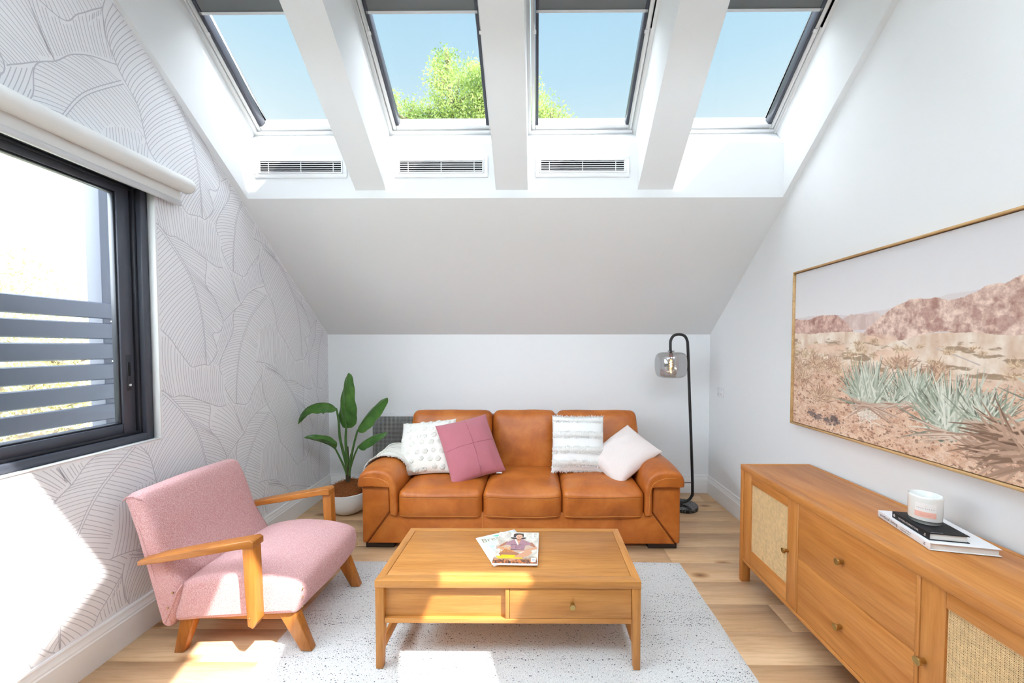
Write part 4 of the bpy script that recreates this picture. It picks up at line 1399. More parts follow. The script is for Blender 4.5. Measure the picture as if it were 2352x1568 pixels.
bu = MB().lathe([(0.010, 1.250), (0.012, 1.240), (0.022, 1.220), (0.028, 1.200), (0.026, 1.182), (0.016, 1.168), (0, 1.163)], (cxs, LYc, 0), 20)
bu.f = [q for q in bu.f if len(q) == 4]
bo = bu.build('bulb', M['bulb_glass'], lm, smooth=True)
fp = [(cxs + 0.008 * math.cos(k * 0.9), LYc + 0.008 * math.sin(k * 0.9), 1.236 - 0.003 * k) for k in range(18)]
MB().tube(fp, 0.0028, 5).build('filament', M['bulb'], bo, smooth=True)
cord = catmull([(1.311, LYc + 0.004, 0.21), (1.26, 3.22, 0.19), (1.17, 3.30, 0.14), (1.06, 3.38, 0.06), (0.98, 3.43, 0.006)], 8)
MB().tube(cord, 0.003, 6).build('power_cord', M['black'], lm, smooth=True)

# ================================================================== POTTED PLANT
pl = thing('potted_plant', (-1.545, 3.07, 0), 'bird-of-paradise plant in a round white pot beside the sofa', 'plant')
PC = (-1.545, 3.07, 0)
MB().lathe([(0, 0.0), (0.05, 0.0), (0.085, 0.006), (0.118, 0.025), (0.145, 0.062), (0.160, 0.110), (0.163, 0.165), (0.163, 0.178), (0.155, 0.180), (0.150, 0.172), (0.0, 0.165)], PC, 44).build('pot', M['pot'], pl, smooth=True, sharp=50)
m = MB()
pr = [(0.150, 0.165)] + [(0.148 * math.cos(a), 0.175 + 0.075 * math.sin(a)) for a in np.linspace(0.05, math.pi / 2, 8)]
m.lathe(pr[:-1] + [(0, 0.25)], PC, 40)
m.v = [tuple(Vector(p) + Vector(noise.noise_vector(Vector(p) * 30)) * 0.008) for p in m.v]
co = m.build('coir_mulch', M['coir'], pl, smooth=True)
m = MB(); rn = random.Random(3)
for k in range(520):
    a = rn.uniform(0, 6.283); q = rn.uniform(0, 1) ** 0.5
    el = math.acos(min(1, q))
    p = Vector((PC[0] + 0.150 * q * math.cos(a), PC[1] + 0.150 * q * math.sin(a), 0.176 + 0.078 * math.sin(el)))
    d = Vector((rn.uniform(-1, 1), rn.uniform(-1, 1), rn.uniform(-0.25, 0.35))).normalized()
    L = rn.uniform(0.02, 0.045)
    d2 = (d + Vector((rn.uniform(-1, 1), rn.uniform(-1, 1), rn.uniform(-0.8, 0.3))) * 0.8).normalized()
    m.tube([p, p + d * L * 0.5, p + d * L * 0.5 + d2 * L * 0.5], 0.0011, 3, caps=False)
g = m.build('coir_fibres', M['coir_fibre'], co); g['kind'] = 'stuff'
def big_leaf(mid, widths, side, fold, curl, mat, name='leaf'):
    """mid: midrib points base->tip; widths at those points; side: lateral unit vectors; fold lifts the margins"""
    n = len(mid); K = 8
    v, f = [], []
    for i in range(n):
        p = Vector(mid[i])
        t = (Vector(mid[min(i + 1, n - 1)]) - Vector(mid[max(i - 1, 0)])).normalized()
        s = Vector(side[i]); s = (s - t * s.dot(t)).normalized()
        nn = t.cross(s)
        for k in range(-K, K + 1):
            u = k / K
            w = widths[i] * u
            lift = fold * abs(u) ** 1.4 * widths[i] + curl * math.sin(u * 6 + i * 0.9) * 0.06 * widths[i]
            v.append(p + s * w + nn * lift)
    W = 2 * K + 1
    for i in range(n - 1):
        for k in range(W - 1):
            f.append((i * W + k, i * W + k + 1, (i + 1) * W + k + 1, (i + 1) * W + k))
    return put(name, mesh(v, f, smooth=True), mat, pl)
def leaf_from(ctrl, wprof, side, fold, curl=1.0, mat=None):
    mid = catmull(ctrl, 6)
    n = len(mid)
    ws = [np.interp(i / (n - 1), [q[0] for q in wprof], [q[1] for q in wprof]) for i in range(n)]
    sd = [Vector(side[0]).lerp(Vector(side[1]), i / (n - 1)) for i in range(n)]
    lf = big_leaf(mid, ws, sd, fold, curl, mat or M['leaf'])
    rib = MB(); rib.tube([Vector(p) for p in mid], [0.006 * (1 - 0.85 * i / (n - 1)) + 0.0008 for i in range(n)], 6)
    rib.build('midrib', M['stem'], lf, smooth=True)
    return mid
def stalk(pts, r0, r1):
    c = catmull(pts, 8); n = len(c)
    MB().tube(c, [r0 + (r1 - r0) * i / (n - 1) for i in range(n)], 8).build('stalk', M['stem'], pl, smooth=True)
B = (-1.545, 3.07, 0.24)
WP = [(0, 0.25), (0.06, 0.6), (0.18, 0.92), (0.35, 1.0), (0.6, 0.88), (0.8, 0.62), (0.93, 0.3), (1, 0.03)]
sc = lambda k: [(a, b * k) for a, b in WP]
# tall upright leaf
stalk([B, (-1.548, 3.06, 0.42), (-1.556, 3.05, 0.58), (-1.548, 3.045, 0.70)], 0.014, 0.008)
leaf_from([(-1.548, 3.045, 0.695), (-1.552, 3.04, 0.80), (-1.545, 3.035, 0.93), (-1.528, 3.03, 1.06), (-1.516, 3.035, 1.145)], [(0, 0.04), (0.08, 0.072), (0.2, 0.092), (0.35, 0.088), (0.6, 0.072), (0.85, 0.050), (0.96, 0.024), (1, 0.003)], ((0.98, -0.2, 0.0), (0.8, -0.5, 0)), 0.35)
# leaf arching left over the wallpaper
stalk([B, (-1.56, 3.06, 0.40), (-1.60, 3.05, 0.60), (-1.606, 3.04, 0.76), (-1.618, 3.03, 0.86)], 0.013, 0.007)
leaf_from([(-1.615, 3.03, 0.845), (-1.66, 3.02, 0.893), (-1.74, 3.00, 0.905), (-1.82, 2.985, 0.875), (-1.868, 2.97, 0.815), (-1.888, 2.965, 0.745)], sc(0.078), ((0.1, -0.9, -0.4), (0.35, -0.9, 0.15)), -0.75)
# upper right leaf
stalk([B, (-1.53, 3.06, 0.38), (-1.495, 3.05, 0.54), (-1.455, 3.045, 0.68)], 0.012, 0.007)
leaf_from([(-1.455, 3.045, 0.672), (-1.42, 3.04, 0.735), (-1.35, 3.03, 0.815), (-1.27, 3.02, 0.885), (-1.192, 3.01, 0.945)], sc(0.074), ((0.25, -0.75, -0.65), (0.5, -0.4, -0.75)), 0.6)
# lower left leaf
stalk([B, (-1.565, 3.05, 0.36), (-1.60, 3.03, 0.47), (-1.628, 3.015, 0.545)], 0.010, 0.006)
leaf_from([(-1.622, 3.015, 0.535), (-1.67, 3.00, 0.575), (-1.75, 2.985, 0.607), (-1.845, 2.97, 0.635)], sc(0.06), ((0.2, -0.9, 0.35), (0.0, -0.9, -0.3)), 0.7)
# lower right leaf
stalk([B, (-1.525, 3.05, 0.35), (-1.48, 3.03, 0.47), (-1.438, 3.02, 0.555)], 0.010, 0.006)
leaf_from([(-1.440, 3.02, 0.548), (-1.38, 3.01, 0.60), (-1.29, 3.0, 0.645), (-1.19, 2.99, 0.676)], sc(0.058), ((0.3, -0.8, -0.5), (0.2, -0.8, -0.5)), 0.65)
for dx, h in ((-0.012, 0.20), (0.010, 0.24), (0.0, 0.30)):
    c = catmull([(B[0] + dx * 0.4, B[1] - 0.006, B[2] - 0.03), (B[0] + dx, B[1] - 0.010, B[2] + h * 0.5), (B[0] + dx * 2.2, B[1] - 0.006, B[2] + h)], 6)
    n = len(c)
    MB().tube(c, [0.016 * (1 - 0.75 * i / (n - 1)) for i in range(n)], 8).build('leaf_sheath', M['sheath'], pl, smooth=True)

# ================================================================== WALLPAPER PRINT
def resample(poly, n):
    P = np.array(catmull(poly, 8), float)
    d = np.concatenate([[0], np.cumsum(np.linalg.norm(np.diff(P, axis=0), axis=1))])
    t = np.linspace(0, d[-1], n)
    return np.stack([np.interp(t, d, P[:, 0]), np.interp(t, d, P[:, 1])], 1)

def wave(P, amp, freq, seed):
    out = P.copy()
    for i in range(len(P)):
        v = noise.noise_vector(Vector((P[i, 0] * freq, P[i, 1] * freq, seed)))
        out[i] += np.array([v.x, v.y]) * amp
    return out

def at_t(P, t):
    x = t * (len(P) - 1)
    i = np.clip(x.astype(int), 0, len(P) - 2)
    f = (x - i)[:, None]
    return P[i] * (1 - f) + P[i + 1] * f

def leaf_lines(mid, left, right, nv, sweep, seed):
    Mi, L, Rr = resample(mid, 80), wave(resample(left, 80), 0.012, 9, seed), wave(resample(right, 80), 0.012, 9, seed + 3)
    L[-1] = Mi[-1]; Rr[-1] = Mi[-1]
    lines = [(L, 0.0042), (Rr, 0.0042)]
    tan = np.gradient(Mi, axis=0)
    nr = np.stack([tan[:, 1], -tan[:, 0]], 1)
    nr /= np.linalg.norm(nr, axis=1)[:, None]
    wd = np.linspace(0.007, 0.002, 80)[:, None]
    lines += [(Mi + nr * wd, 0.0034), (Mi - nr * wd, 0.0034)]
    rn = random.Random(seed)
    for E_, sg in ((L, 1), (Rr, -1)):
        for k in range(nv):
            t = (k + 0.3 + rn.uniform(-0.12, 0.12)) / nv
            te = min(1.0, t + sweep * (0.35 + 0.65 * (1 - t)) + rn.uniform(-0.003, 0.003))
            a = at_t(Mi, np.array([t]))[0]; b = at_t(E_, np.array([te]))[0]
            tg = at_t(tan, np.array([t]))[0]; tg = tg / (np.linalg.norm(tg) + 1e-9)
            d = np.linalg.norm(b - a)
            if d < 0.01:
                continue
            c1 = a + tg * d * 0.06 + (b - a) * 0.30 - tg * d * 0.10
            c2 = a + (b - a) * 0.72 - tg * d * 0.10
            s = np.linspace(0.02, 1, 16)[:, None]
            c = (1 - s) ** 3 * a + 3 * (1 - s) ** 2 * s * c1 + 3 * (1 - s) * s ** 2 * c2 + s ** 3 * b
            lines.append((c, 0.0028))
    return np.concatenate([L, Rr[::-1]]), lines

def patch_lines(top_, bot_, nv, bend, seed, outline=True):
    T, Bt = resample(top_, 60), wave(resample(bot_, 60), 0.008, 11, seed)
    lines = [(Bt, 0.0042)] if outline else []
    rn = random.Random(seed)
    for k in range(nv):
        t = (k + 0.5 + rn.uniform(-0.15, 0.15)) / nv
        a = at_t(T, np.array([t]))[0]; b = at_t(Bt, np.array([t]))[0]
        nrm_ = np.array([-(b - a)[1], (b - a)[0]])
        s = np.linspace(0, 1, 14)[:, None]
        lines.append((a * (1 - s) + b * s + nrm_ * bend * np.sin(s * math.pi), 0.0028))
    return np.concatenate([T, Bt[::-1]]), lines

A_ = leaf_lines([(1.71, 2.045), (1.87, 1.965), (1.95, 1.89), (2.03, 1.79), (2.09, 1.68), (2.13, 1.53), (2.145, 1.40), (2.152, 1.25)],
                [(1.68, 2.03), (1.665, 1.95), (1.71, 1.79), (1.81, 1.66), (1.85, 1.50), (1.96, 1.36), (2.04, 1.255), (2.10, 1.245), (2.152, 1.25)],
                [(1.74, 2.06), (1.95, 1.955), (2.10, 1.90), (2.17, 1.84), (2.155, 1.72), (2.23, 1.62), (2.28, 1.51), (2.255, 1.44), (2.20, 1.43), (2.225, 1.34), (2.18, 1.26), (2.152, 1.25)], 54, 0.13, 1)
B_ = leaf_lines([(2.68, 1.72), (2.53, 1.57), (2.45, 1.43), (2.41, 1.33), (2.39, 1.22), (2.375, 1.10), (2.372, 0.995)],
                [(2.65, 1.78), (2.52, 1.72), (2.44, 1.63), (2.37, 1.57), (2.36, 1.47), (2.31, 1.38), (2.245, 1.24), (2.27, 1.17), (2.29, 1.09), (2.34, 1.02), (2.372, 0.995)],
                [(2.71, 1.71), (2.78, 1.60), (2.79, 1.53), (2.72, 1.42), (2.63, 1.30), (2.66, 1.25), (2.60, 1.14), (2.52, 1.05), (2.47, 0.985), (2.372, 0.995)], 46, 0.10, 2)
F_ = patch_lines([(2.275, 2.00), (2.17, 2.125), (2.08, 2.26), (1.98, 2.36), (1.88, 2.36), (1.80, 2.30)], [(2.295, 1.83), (2.23, 1.825), (2.10, 1.885), (1.99, 1.925), (1.94, 1.925), (1.84, 2.00)], 32, -0.07, 3)
F2_ = patch_lines([(1.86, 2.33), (1.80, 2.36), (1.72, 2.34), (1.66, 2.30)], [(1.86, 1.99), (1.79, 2.04), (1.71, 2.07), (1.62, 2.08)], 15, 0.05, 4)
G_ = patch_lines([(2.30, 1.90), (2.235, 1.83), (2.19, 1.77), (2.15, 1.71), (2.20, 1.63), (2.285, 1.515)], [(2.405, 1.655), (2.425, 1.64), (2.43, 1.615), (2.40, 1.60), (2.34, 1.56), (2.29, 1.51)], 19, 0.05, 5)
I_ = patch_lines([(2.28, 1.52), (2.34, 1.56), (2.40, 1.60), (2.40, 1.45)], [(2.16, 1.27), (2.19, 1.24), (2.24, 1.20), (2.33, 1.22)], 15, 0.06, 6, False)
H_ = patch_lines([(2.29, 1.95), (2.40, 1.96), (2.55, 2.02), (2.66, 2.02)], [(2.40, 1.60), (2.46, 1.64), (2.55, 1.73), (2.68, 1.78)], 26, -0.05, 7)
J_ = patch_lines([(2.60, 1.40), (2.72, 1.50), (2.80, 1.52), (2.95, 1.30)], [(2.55, 1.05), (2.62, 1.14), (2.70, 1.16), (2.86, 1.18)], 24, -0.03, 8, False)

def inside(P, poly):
    x, y = P[:, 0], P[:, 1]
    r = np.zeros(len(P), bool)
    x0, y0 = poly[:, 0], poly[:, 1]
    x1, y1 = np.roll(x0, -1), np.roll(y0, -1)
    for a, b, c, d in zip(x0, y0, x1, y1):
        if b == d:
            continue
        k = ((b > y) != (d > y)) & (x < (c - a) * (y - b) / (d - b) + a)
        r ^= k
    return r

TW, TH = 0.94, 0.83
prims = []
for j in range(-2, 3):
    for i in range(-4, 3):
        off = np.array([i * TW, j * TH])
        for nm, (poly, lines), pr in (('H', H_, 0.1), ('J', J_, 0.15), ('I', I_, 0.2), ('G', G_, 0.3), ('B', B_, 1.0), ('A', A_, 2.0 + 2 * (j + 4)), ('F2', F2_, 2.9 + 2 * (j + 4)), ('F', F_, 3.0 + 2 * (j + 4))):
            P = poly + off
            if P[:, 0].max() < YF - 0.1 or P[:, 0].min() > YB or P[:, 1].min() > 3.2 or P[:, 1].max() < 0.1:
                continue
            prims.append((pr + i * 1e-4, P, [(l + off, w) for l, w in lines], P.min(0), P.max(0)))
qv, qf = [], []
nv_tot = 0
for k, (pr, P, lines, lo, hi) in enumerate(prims):
    cnt = [len(l) for l, w in lines]
    allp = np.concatenate([l for l, w in lines])
    keep = np.ones(len(allp), bool)
    lo2, hi2 = allp.min(0), allp.max(0)
    for k2, (pr2, P2, _, l2, h2) in enumerate(prims):
        if pr2 > pr and not (l2[0] > hi2[0] or h2[0] < lo2[0] or l2[1] > hi2[1] or h2[1] < lo2[1]):
            keep &= ~inside(allp, P2)
    cz = np.where(allp[:, 0] > YRG, ZE + TAN * (YB - allp[:, 0]), ZE - DZ + TAN * (allp[:, 0] - YF))
    keep &= (allp[:, 1] < cz - 0.006) & (allp[:, 1] > 0.168) & (allp[:, 0] < YB - 0.004) & (allp[:, 0] > YF + 0.004)
    keep &= ~((allp[:, 0] > WY0 - 0.006) & (allp[:, 0] < WY1 + 0.006) & (allp[:, 1] > WZ0 - 0.006) & (allp[:, 1] < WZ1 + 0.006))
    s0 = 0
    for (l, w), c in zip(lines, cnt):
        kp = keep[s0:s0 + c]; s0 += c
        i = 0
        while i < c:
            if not kp[i]:
                i += 1; continue
            e = i
            while e + 1 < c and kp[e + 1]:
                e += 1
            if e - i >= 1:
                seg = l[i:e + 1]
                tg = np.gradient(seg, axis=0)
                tg /= np.linalg.norm(tg, axis=1)[:, None] + 1e-9
                nr = np.stack([-tg[:, 1], tg[:, 0]], 1) * (w / 2)
                a, b = seg + nr, seg - nr
                m_ = len(seg)
                yz = np.empty((2 * m_, 2)); yz[0::2] = a; yz[1::2] = b
                xs = -1.94 + 0.036 * (YB - yz[:, 0]) + 0.0004
                qv.append(np.column_stack([xs, yz]))
                idx = nv_tot + 2 * np.arange(m_ - 1)
                qf.append(np.column_stack([idx, idx + 1, idx + 3, idx + 2]))
                nv_tot += 2 * m_
            i = e + 1
QV = np.concatenate(qv); QF = np.concatenate(qf)
me = bpy.data.meshes.new('m')
me.vertices.add(len(QV)); me.vertices.foreach_set('co', QV.astype(np.float32).ravel())
me.loops.add(QF.size); me.loops.foreach_set('vertex_index', QF.astype(np.int32).ravel())
me.polygons.add(len(QF)); me.polygons.foreach_set('loop_start', np.arange(0, QF.size, 4, dtype=np.int32))
me.update(calc_edges=True); me.validate()
lp = put('leaf_line_print', me, M['ink'], wall_left)
lp['kind'] = 'stuff'
lp['label'] = 'grey printed banana leaf veins'

# ================================================================== printed pictures
def lerp(a, b, t):
    return a + (b - a) * t
def fbm(shape, cells, seed, octv=5, pers=0.55, stretch=(1, 1)):
    g = np.random.default_rng(seed)
    Hh, Ww = shape
    out = np.zeros(shape); amp = 1; tot = 0
    for o in range(octv):
        n = cells * 2 ** o
        gy, gx = max(2, int(n * stretch[1])), max(2, int(n * stretch[0]))
        q = g.random((gy + 2, gx + 2))
        ys = np.linspace(0, gy, Hh, endpoint=False); xs = np.linspace(0, gx, Ww, endpoint=False)
        yi, xi = ys.astype(int), xs.astype(int)
        fy_, fx_ = ys - yi, xs - xi
        fy_ = (fy_ * fy_ * (3 - 2 * fy_))[:, None]; fx_ = (fx_ * fx_ * (3 - 2 * fx_))[None, :]
        v = (q[yi][:, xi] * (1 - fx_) + q[yi][:, xi + 1] * fx_) * (1 - fy_) + (q[yi + 1][:, xi] * (1 - fx_) + q[yi + 1][:, xi + 1] * fx_) * fy_
        out += v * amp; tot += amp; amp *= pers
    return out / tot

class Canvas:
    def __init__(self, w, h, col):
        self.w, self.h = w, h
        self.a = np.zeros((h, w, 3)); self.a[:] = np.array(col) / 255.0
        self.U, self.V = np.meshgrid((np.arange(w) + 0.5) / w, (np.arange(h) + 0.5) / h)
    def blend(self, mask, col):
        c = col if isinstance(col, np.ndarray) else np.array(col) / 255.0
        m = np.clip(mask, 0, 1)[..., None]
        self.a = self.a * (1 - m) + c * m
    def blade(self, p0, p1, w0, col, bend=0.0):
        """tapering stroke from p0 to p1 in uv"""
        asp = self.w / self.h
        P0 = np.array([p0[0] * asp, p0[1]]); P1 = np.array([p1[0] * asp, p1[1]])
        lo = np.minimum(P0, P1) - w0 - abs(bend); hi = np.maximum(P0, P1) + w0 + abs(bend)
        i0, i1 = max(0, int(lo[0] / asp * self.w)), min(self.w, int(hi[0] / asp * self.w) + 2)
        j0, j1 = max(0, int(lo[1] * self.h)), min(self.h, int(hi[1] * self.h) + 2)
        if i1 <= i0 or j1 <= j0:
            return
        X = self.U[j0:j1, i0:i1] * asp; Yv = self.V[j0:j1, i0:i1]
        d = P1 - P0; L = np.linalg.norm(d) + 1e-9
        t = ((X - P0[0]) * d[0] + (Yv - P0[1]) * d[1]) / L ** 2
        off = ((X - P0[0]) * -d[1] + (Yv - P0[1]) * d[0]) / L - bend * t * t
        wd = w0 * (1 - np.clip(t, 0, 1)) ** 0.7 + 0.0006
        m = np.clip((wd - np.abs(off)) * self.h + 0.5, 0, 1) * ((t > 0) & (t < 1))
        c = np.array(col) / 255.0
        self.a[j0:j1, i0:i1] = self.a[j0:j1, i0:i1] * (1 - m[..., None]) + c * m[..., None]
    def poly(self, pts, col, soft=0.0):
        P = np.column_stack([self.U.ravel(), self.V.ravel()])
        m = inside(P, np.array(pts, float)).reshape(self.h, self.w).astype(float)
        self.blend(m, col)
    def ell(self, c, r, col, rot=0.0, soft=0.15):
        du, dv = (self.U - c[0]), (self.V - c[1])
        cr, sr = math.cos(rot), math.sin(rot)
        asp = self.w / self.h
        x = du * asp; y = dv
        q = np.sqrt(((x * cr + y * sr) / r[0]) ** 2 + ((-x * sr + y * cr) / r[1]) ** 2)
        self.blend((1 + soft - q) / soft / 1.0, col)

def print_mesh(name, cv, fn, mat, parent):
    """flat sheet coloured by the canvas: one face per canvas cell"""
    w, h = cv.w, cv.h
    us = np.linspace(0, 1, w + 1); vs = np.linspace(0, 1, h + 1)
    UU, VV = np.meshgrid(us, vs)
    co = fn(UU.ravel(), VV.ravel())
    idx = (np.arange(h)[:, None] * (w + 1) + np.arange(w)[None, :]).ravel()
    Q = np.column_stack([idx, idx + w + 1, idx + w + 2, idx + 1])
    me = bpy.data.meshes.new('m')
    me.vertices.add(len(co)); me.vertices.foreach_set('co', co.astype(np.float32).ravel())
    me.loops.add(Q.size); me.loops.foreach_set('vertex_index', Q.astype(np.int32).ravel())
    me.polygons.add(len(Q)); me.polygons.foreach_set('loop_start', np.arange(0, Q.size, 4, dtype=np.int32))
    me.update(calc_edges=True)
    ca = me.color_attributes.new('print', 'FLOAT_COLOR', 'CORNER')
    c = np.clip(cv.a, 0, 1)
    c = np.where(c <= 0.04045, c / 12.92, ((c + 0.055) / 1.055) ** 2.4).reshape(-1, 3)
    c4 = np.ones((len(c), 4)); c4[:, :3] = c
    ca.data.foreach_set('color', np.repeat(c4, 4, axis=0).astype(np.float32).ravel())
    return put(name, me, mat, parent)

# ---- desert landscape
AW, AH = 640, 420
cv = Canvas(AW, AH, (222, 222, 225))
U, V = cv.U, cv.V
sk = np.zeros((AH, AW, 3))
for k in range(3):
    sk[..., k] = lerp((216, 217, 222)[k], (232, 230, 231)[k], np.clip(V / 0.35, 0, 1)) / 255
cv.a = sk
n1 = fbm((AH, AW), 10, 1, 6); n2 = fbm((AH, AW), 40, 2, 4, 0.6); n3 = fbm((AH, AW), 16, 3, 5, 0.6, (1.8, 0.7)); n4 = fbm((AH, AW), 90, 4, 3, 0.7)
def ridge(xs, ys, jag, seed):
    b = np.interp(U[0], xs, ys)
    r = fbm((1, AW), 30, seed, 5, 0.6)[0] - 0.5
    return (b + r * jag)[None, :]
def col2(a, b, t):
    t = np.clip(t, 0, 1)[..., None]
    return np.array(a) / 255 * (1 - t) + np.array(b) / 255 * t
# far pale ranges
cv.blend((V > ridge([0, 0.08, 0.3, 0.45, 0.62, 0.7, 1], [0.298, 0.295, 0.315, 0.30, 0.27, 0.265, 0.25], 0.012, 5)) * 1.0, col2((214, 206, 208), (226, 218, 216), n1))
cv.blend(((V > ridge([0, 0.24, 0.27, 0.30, 0.41, 0.44, 0.5, 1], [0.5, 0.36, 0.325, 0.315, 0.318, 0.34, 0.5, 0.6], 0.015, 6)) & (V < 0.40)) * 1.0, col2((205, 178, 170), (232, 212, 204), (n3 - 0.35) * 2.6))
# desert floor
fl = 0.395 + 0.05 * np.interp(U, [0, 0.3, 0.5, 0.6, 1], [0, 0.2, 1.1, 0.7, 1.0])
cv.blend((V > fl) * 1.0, col2((216, 186, 160), (244, 230, 212), (n3 - 0.3) * 2.4))
cv.blend(((V > fl + 0.04) & (V < 0.62)) * np.clip((fbm((AH, AW), 14, 9, 5, 0.6, (1.0, 2.6)) - 0.56) * 14, 0, 1) * 0.75, col2((120, 92, 64), (160, 128, 96), n2))
# rock masses with vertical fissures
fis = fbm((AH, AW), 20, 7, 6, 0.66, (2.2, 0.8))
fis2 = fbm((AH, AW), 46, 17, 5, 0.66, (1.5, 0.9))
rockc = col2((150, 102, 90), (244, 218, 200), (fis * 0.45 + fis2 * 0.40 + n4 * 0.15 - 0.29) * 3.0)
cv.blend(((V > ridge([0, 0.08, 0.14, 0.24, 0.27, 0.31, 0.33, 1], [0.30, 0.318, 0.297, 0.307, 0.345, 0.398, 0.6, 0.9], 0.018, 8)) & (V < 0.395 + 0.02 * n1) & (U < 0.33)) * 1.0, rockc * np.array([0.93, 0.88, 0.88]))
rr = ridge([0, 0.34, 0.36, 0.42, 0.477, 0.524, 0.592, 0.626, 0.671, 0.715, 0.76, 0.85, 0.93, 1], [0.9, 0.5, 0.415, 0.337, 0.286, 0.27, 0.277, 0.292, 0.287, 0.255, 0.247, 0.20, 0.23, 0.21], 0.02, 10)
lowb = np.interp(U, [0, 0.35, 0.49, 0.6, 0.78, 1], [0.43, 0.43, 0.462, 0.432, 0.447, 0.45]) + 0.03 * (n1 - 0.5)
mk = ((V > rr) & (V < lowb))
cv.blend(mk * 1.0, rockc)
for (c, r) in (((0.575, 0.345), (0.05, 0.05)), ((0.60, 0.40), (0.05, 0.03)), ((0.70, 0.36), (0.02, 0.05)), ((0.84, 0.35), (0.05, 0.06)), ((0.76, 0.40), (0.03, 0.03))):
    q = np.sqrt(((U - c[0]) * 1.52 / r[0]) ** 2 + ((V - c[1]) / r[1]) ** 2) + (n2 - 0.5) * 1.6
    cv.blend(np.clip((1 - q) * 1.6, 0, 0.5) * mk, (150, 102, 94))
for (c, r, k_) in (((0.20, 0.50), (0.16, 0.035), 0.7), ((0.46, 0.535), (0.13, 0.045), 0.8), ((0.42, 0.455), (0.1, 0.03), 0.6)):
    q = np.sqrt(((U - c[0]) * 1.52 / r[0]) ** 2 + ((V - c[1]) / r[1]) ** 2) + (n1 - 0.5) * 0.8
    cv.blend(np.clip((1 - q) * 3, 0, k_), col2((226, 180, 150), (242, 214, 188), n2 * 1.6 - 0.3))
for a, b in (((0.600, 0.500), (0.655, 0.528)), ((0.650, 0.526), (0.712, 0.566)), ((0.50, 0.47), (0.515, 0.487))):
    cv.blade(a, b, 0.0022, (196, 180, 170)); cv.blade(b, a, 0.0022, (196, 180, 170))
# stony foreground
fg = np.clip((V - (0.60 + 0.05 * (n1 - 0.5))) * 16, 0, 1)
cv.blend(fg, col2((190, 134, 102), (242, 214, 186), (0.5 * n2 + 0.5 * n4 - 0.28) * 2.4))
cv.blend(fg * np.clip((n4 - 0.62) * 18, 0, 1) * 0.7, (116, 74, 56))
cv.blend(fg * np.clip((0.40 - n4) * 16, 0, 1) * 0.6, (246, 230, 212))
rg = np.random.default_rng(12)
def bush(u, v, r, n, c0, c1, up=0.35, wd=0.0022):
    for k in range(n):
        an = rg.uniform(-math.pi, 0) if rg.random() < 0.8 else rg.uniform(-math.pi, math.pi)
        L = r * rg.uniform(0.4, 1.0)
        b = (u + rg.normal(0, r * 0.25), v + rg.normal(0, r * 0.15))
        t = rg.random()
        cv.blade(b, (b[0] + math.cos(an) * L * 0.66, b[1] + math.sin(an) * L), wd, tuple(lerp(np.array(c0), np.array(c1), t)))
for k in range(46):
    u, v = rg.uniform(0, 1), rg.uniform(0.46, 0.66)
    bush(u, v, rg.uniform(0.015, 0.05) * (0.4 + (v - 0.42) * 4), 40, (168, 128, 98), (236, 214, 176))
for (u, v, r) in ((0.126, 0.60, 0.075), (0.05, 0.70, 0.085), (0.223, 0.60, 0.06), (0.495, 0.585, 0.06), (0.17, 0.80, 0.09), (0.02, 0.62, 0.06), (0.60, 0.62, 0.06), (0.86, 0.60, 0.08)):
    bush(u, v, r, 170, (150, 106, 84), (234, 206, 170))
def agave(u, v, r, n, seed, spread=1.0, green=1.0):
    g = np.random.default_rng(seed)
    for k in range(n):
        an = -math.pi / 2 + g.normal(0, 0.62 * spread)
        L = r * g.uniform(0.75, 1.1) * (0.75 + 0.25 * abs(math.sin(an)))
        b = (u + g.normal(0, r * 0.10), v + g.normal(0, r * 0.05))
        t = g.random()
        c = lerp(np.array((120, 136, 114)), np.array((226, 232, 216)), t ** 0.7) if k > n * 0.35 else lerp(np.array((70, 74, 62)), np.array((140, 150, 130)), t)
        cv.blade(b, (b[0] + math.cos(an) * L * 0.66, b[1] + math.sin(an) * L), r * 0.015 + 0.0012, tuple(c), g.normal(0, 0.006))
    for k in range(n // 3):
        an = g.choice([g.uniform(-0.25, 0.6), math.pi + g.uniform(-0.6, 0.25)])
        L = r * g.uniform(0.35, 0.75)
        cv.blade((u + g.normal(0, r * 0.08), v), (u + math.cos(an) * L * 0.66, v + math.sin(an) * L), 0.0032, tuple(lerp(np.array((150, 110, 88)), np.array((226, 206, 186)), g.random())))
bush(0.375, 0.86, 0.075, 160, (200, 180, 160), (246, 238, 224))
agave(0.389, 0.80, 0.23, 190, 1)
agave(0.545, 0.765, 0.18, 150, 2)
agave(0.475, 0.775, 0.10, 40, 6, 1.3)
agave(0.655, 0.86, 0.25, 210, 3, 1.15)
agave(0.735, 0.80, 0.15, 70, 4, 1.1)
agave(0.90, 0.72, 0.20, 90, 7)
for (u, v) in ((0.115, 0.915), (0.15, 0.93), (0.20, 0.935), (0.245, 0.93), (0.23, 0.915)):
    q = np.sqrt(((U - u) * 1.52 / 0.035) ** 2 + ((V - v) / 0.022) ** 2) + (n4 - 0.5) * 2.2
    cv.blend(np.clip((1 - q) * 3, 0, 0.85), col2((60, 50, 50), (150, 126, 118), n4))
for k in range(150):            # dry protea-like clump at the near edge
    an = math.pi + rg.normal(0, 0.55)
    L = rg.uniform(0.08, 0.22)
    b = (0.80 + rg.normal(0, 0.02), 0.86 + rg.normal(0, 0.035))
    cv.blade(b, (b[0] + math.cos(an) * L * 0.6, b[1] + math.sin(an) * L * 0.8), 0.006, tuple(lerp(np.array((96, 68, 50)), np.array((214, 176, 150)), rg.random())))
cv.a = cv.a * 0.84 + 0.16 * np.array([0.97, 0.94, 0.92])
art = thing('framed_picture', (XR - 0.02, 1.63, 0.885), 'large desert landscape canvas in a thin oak frame', 'picture')
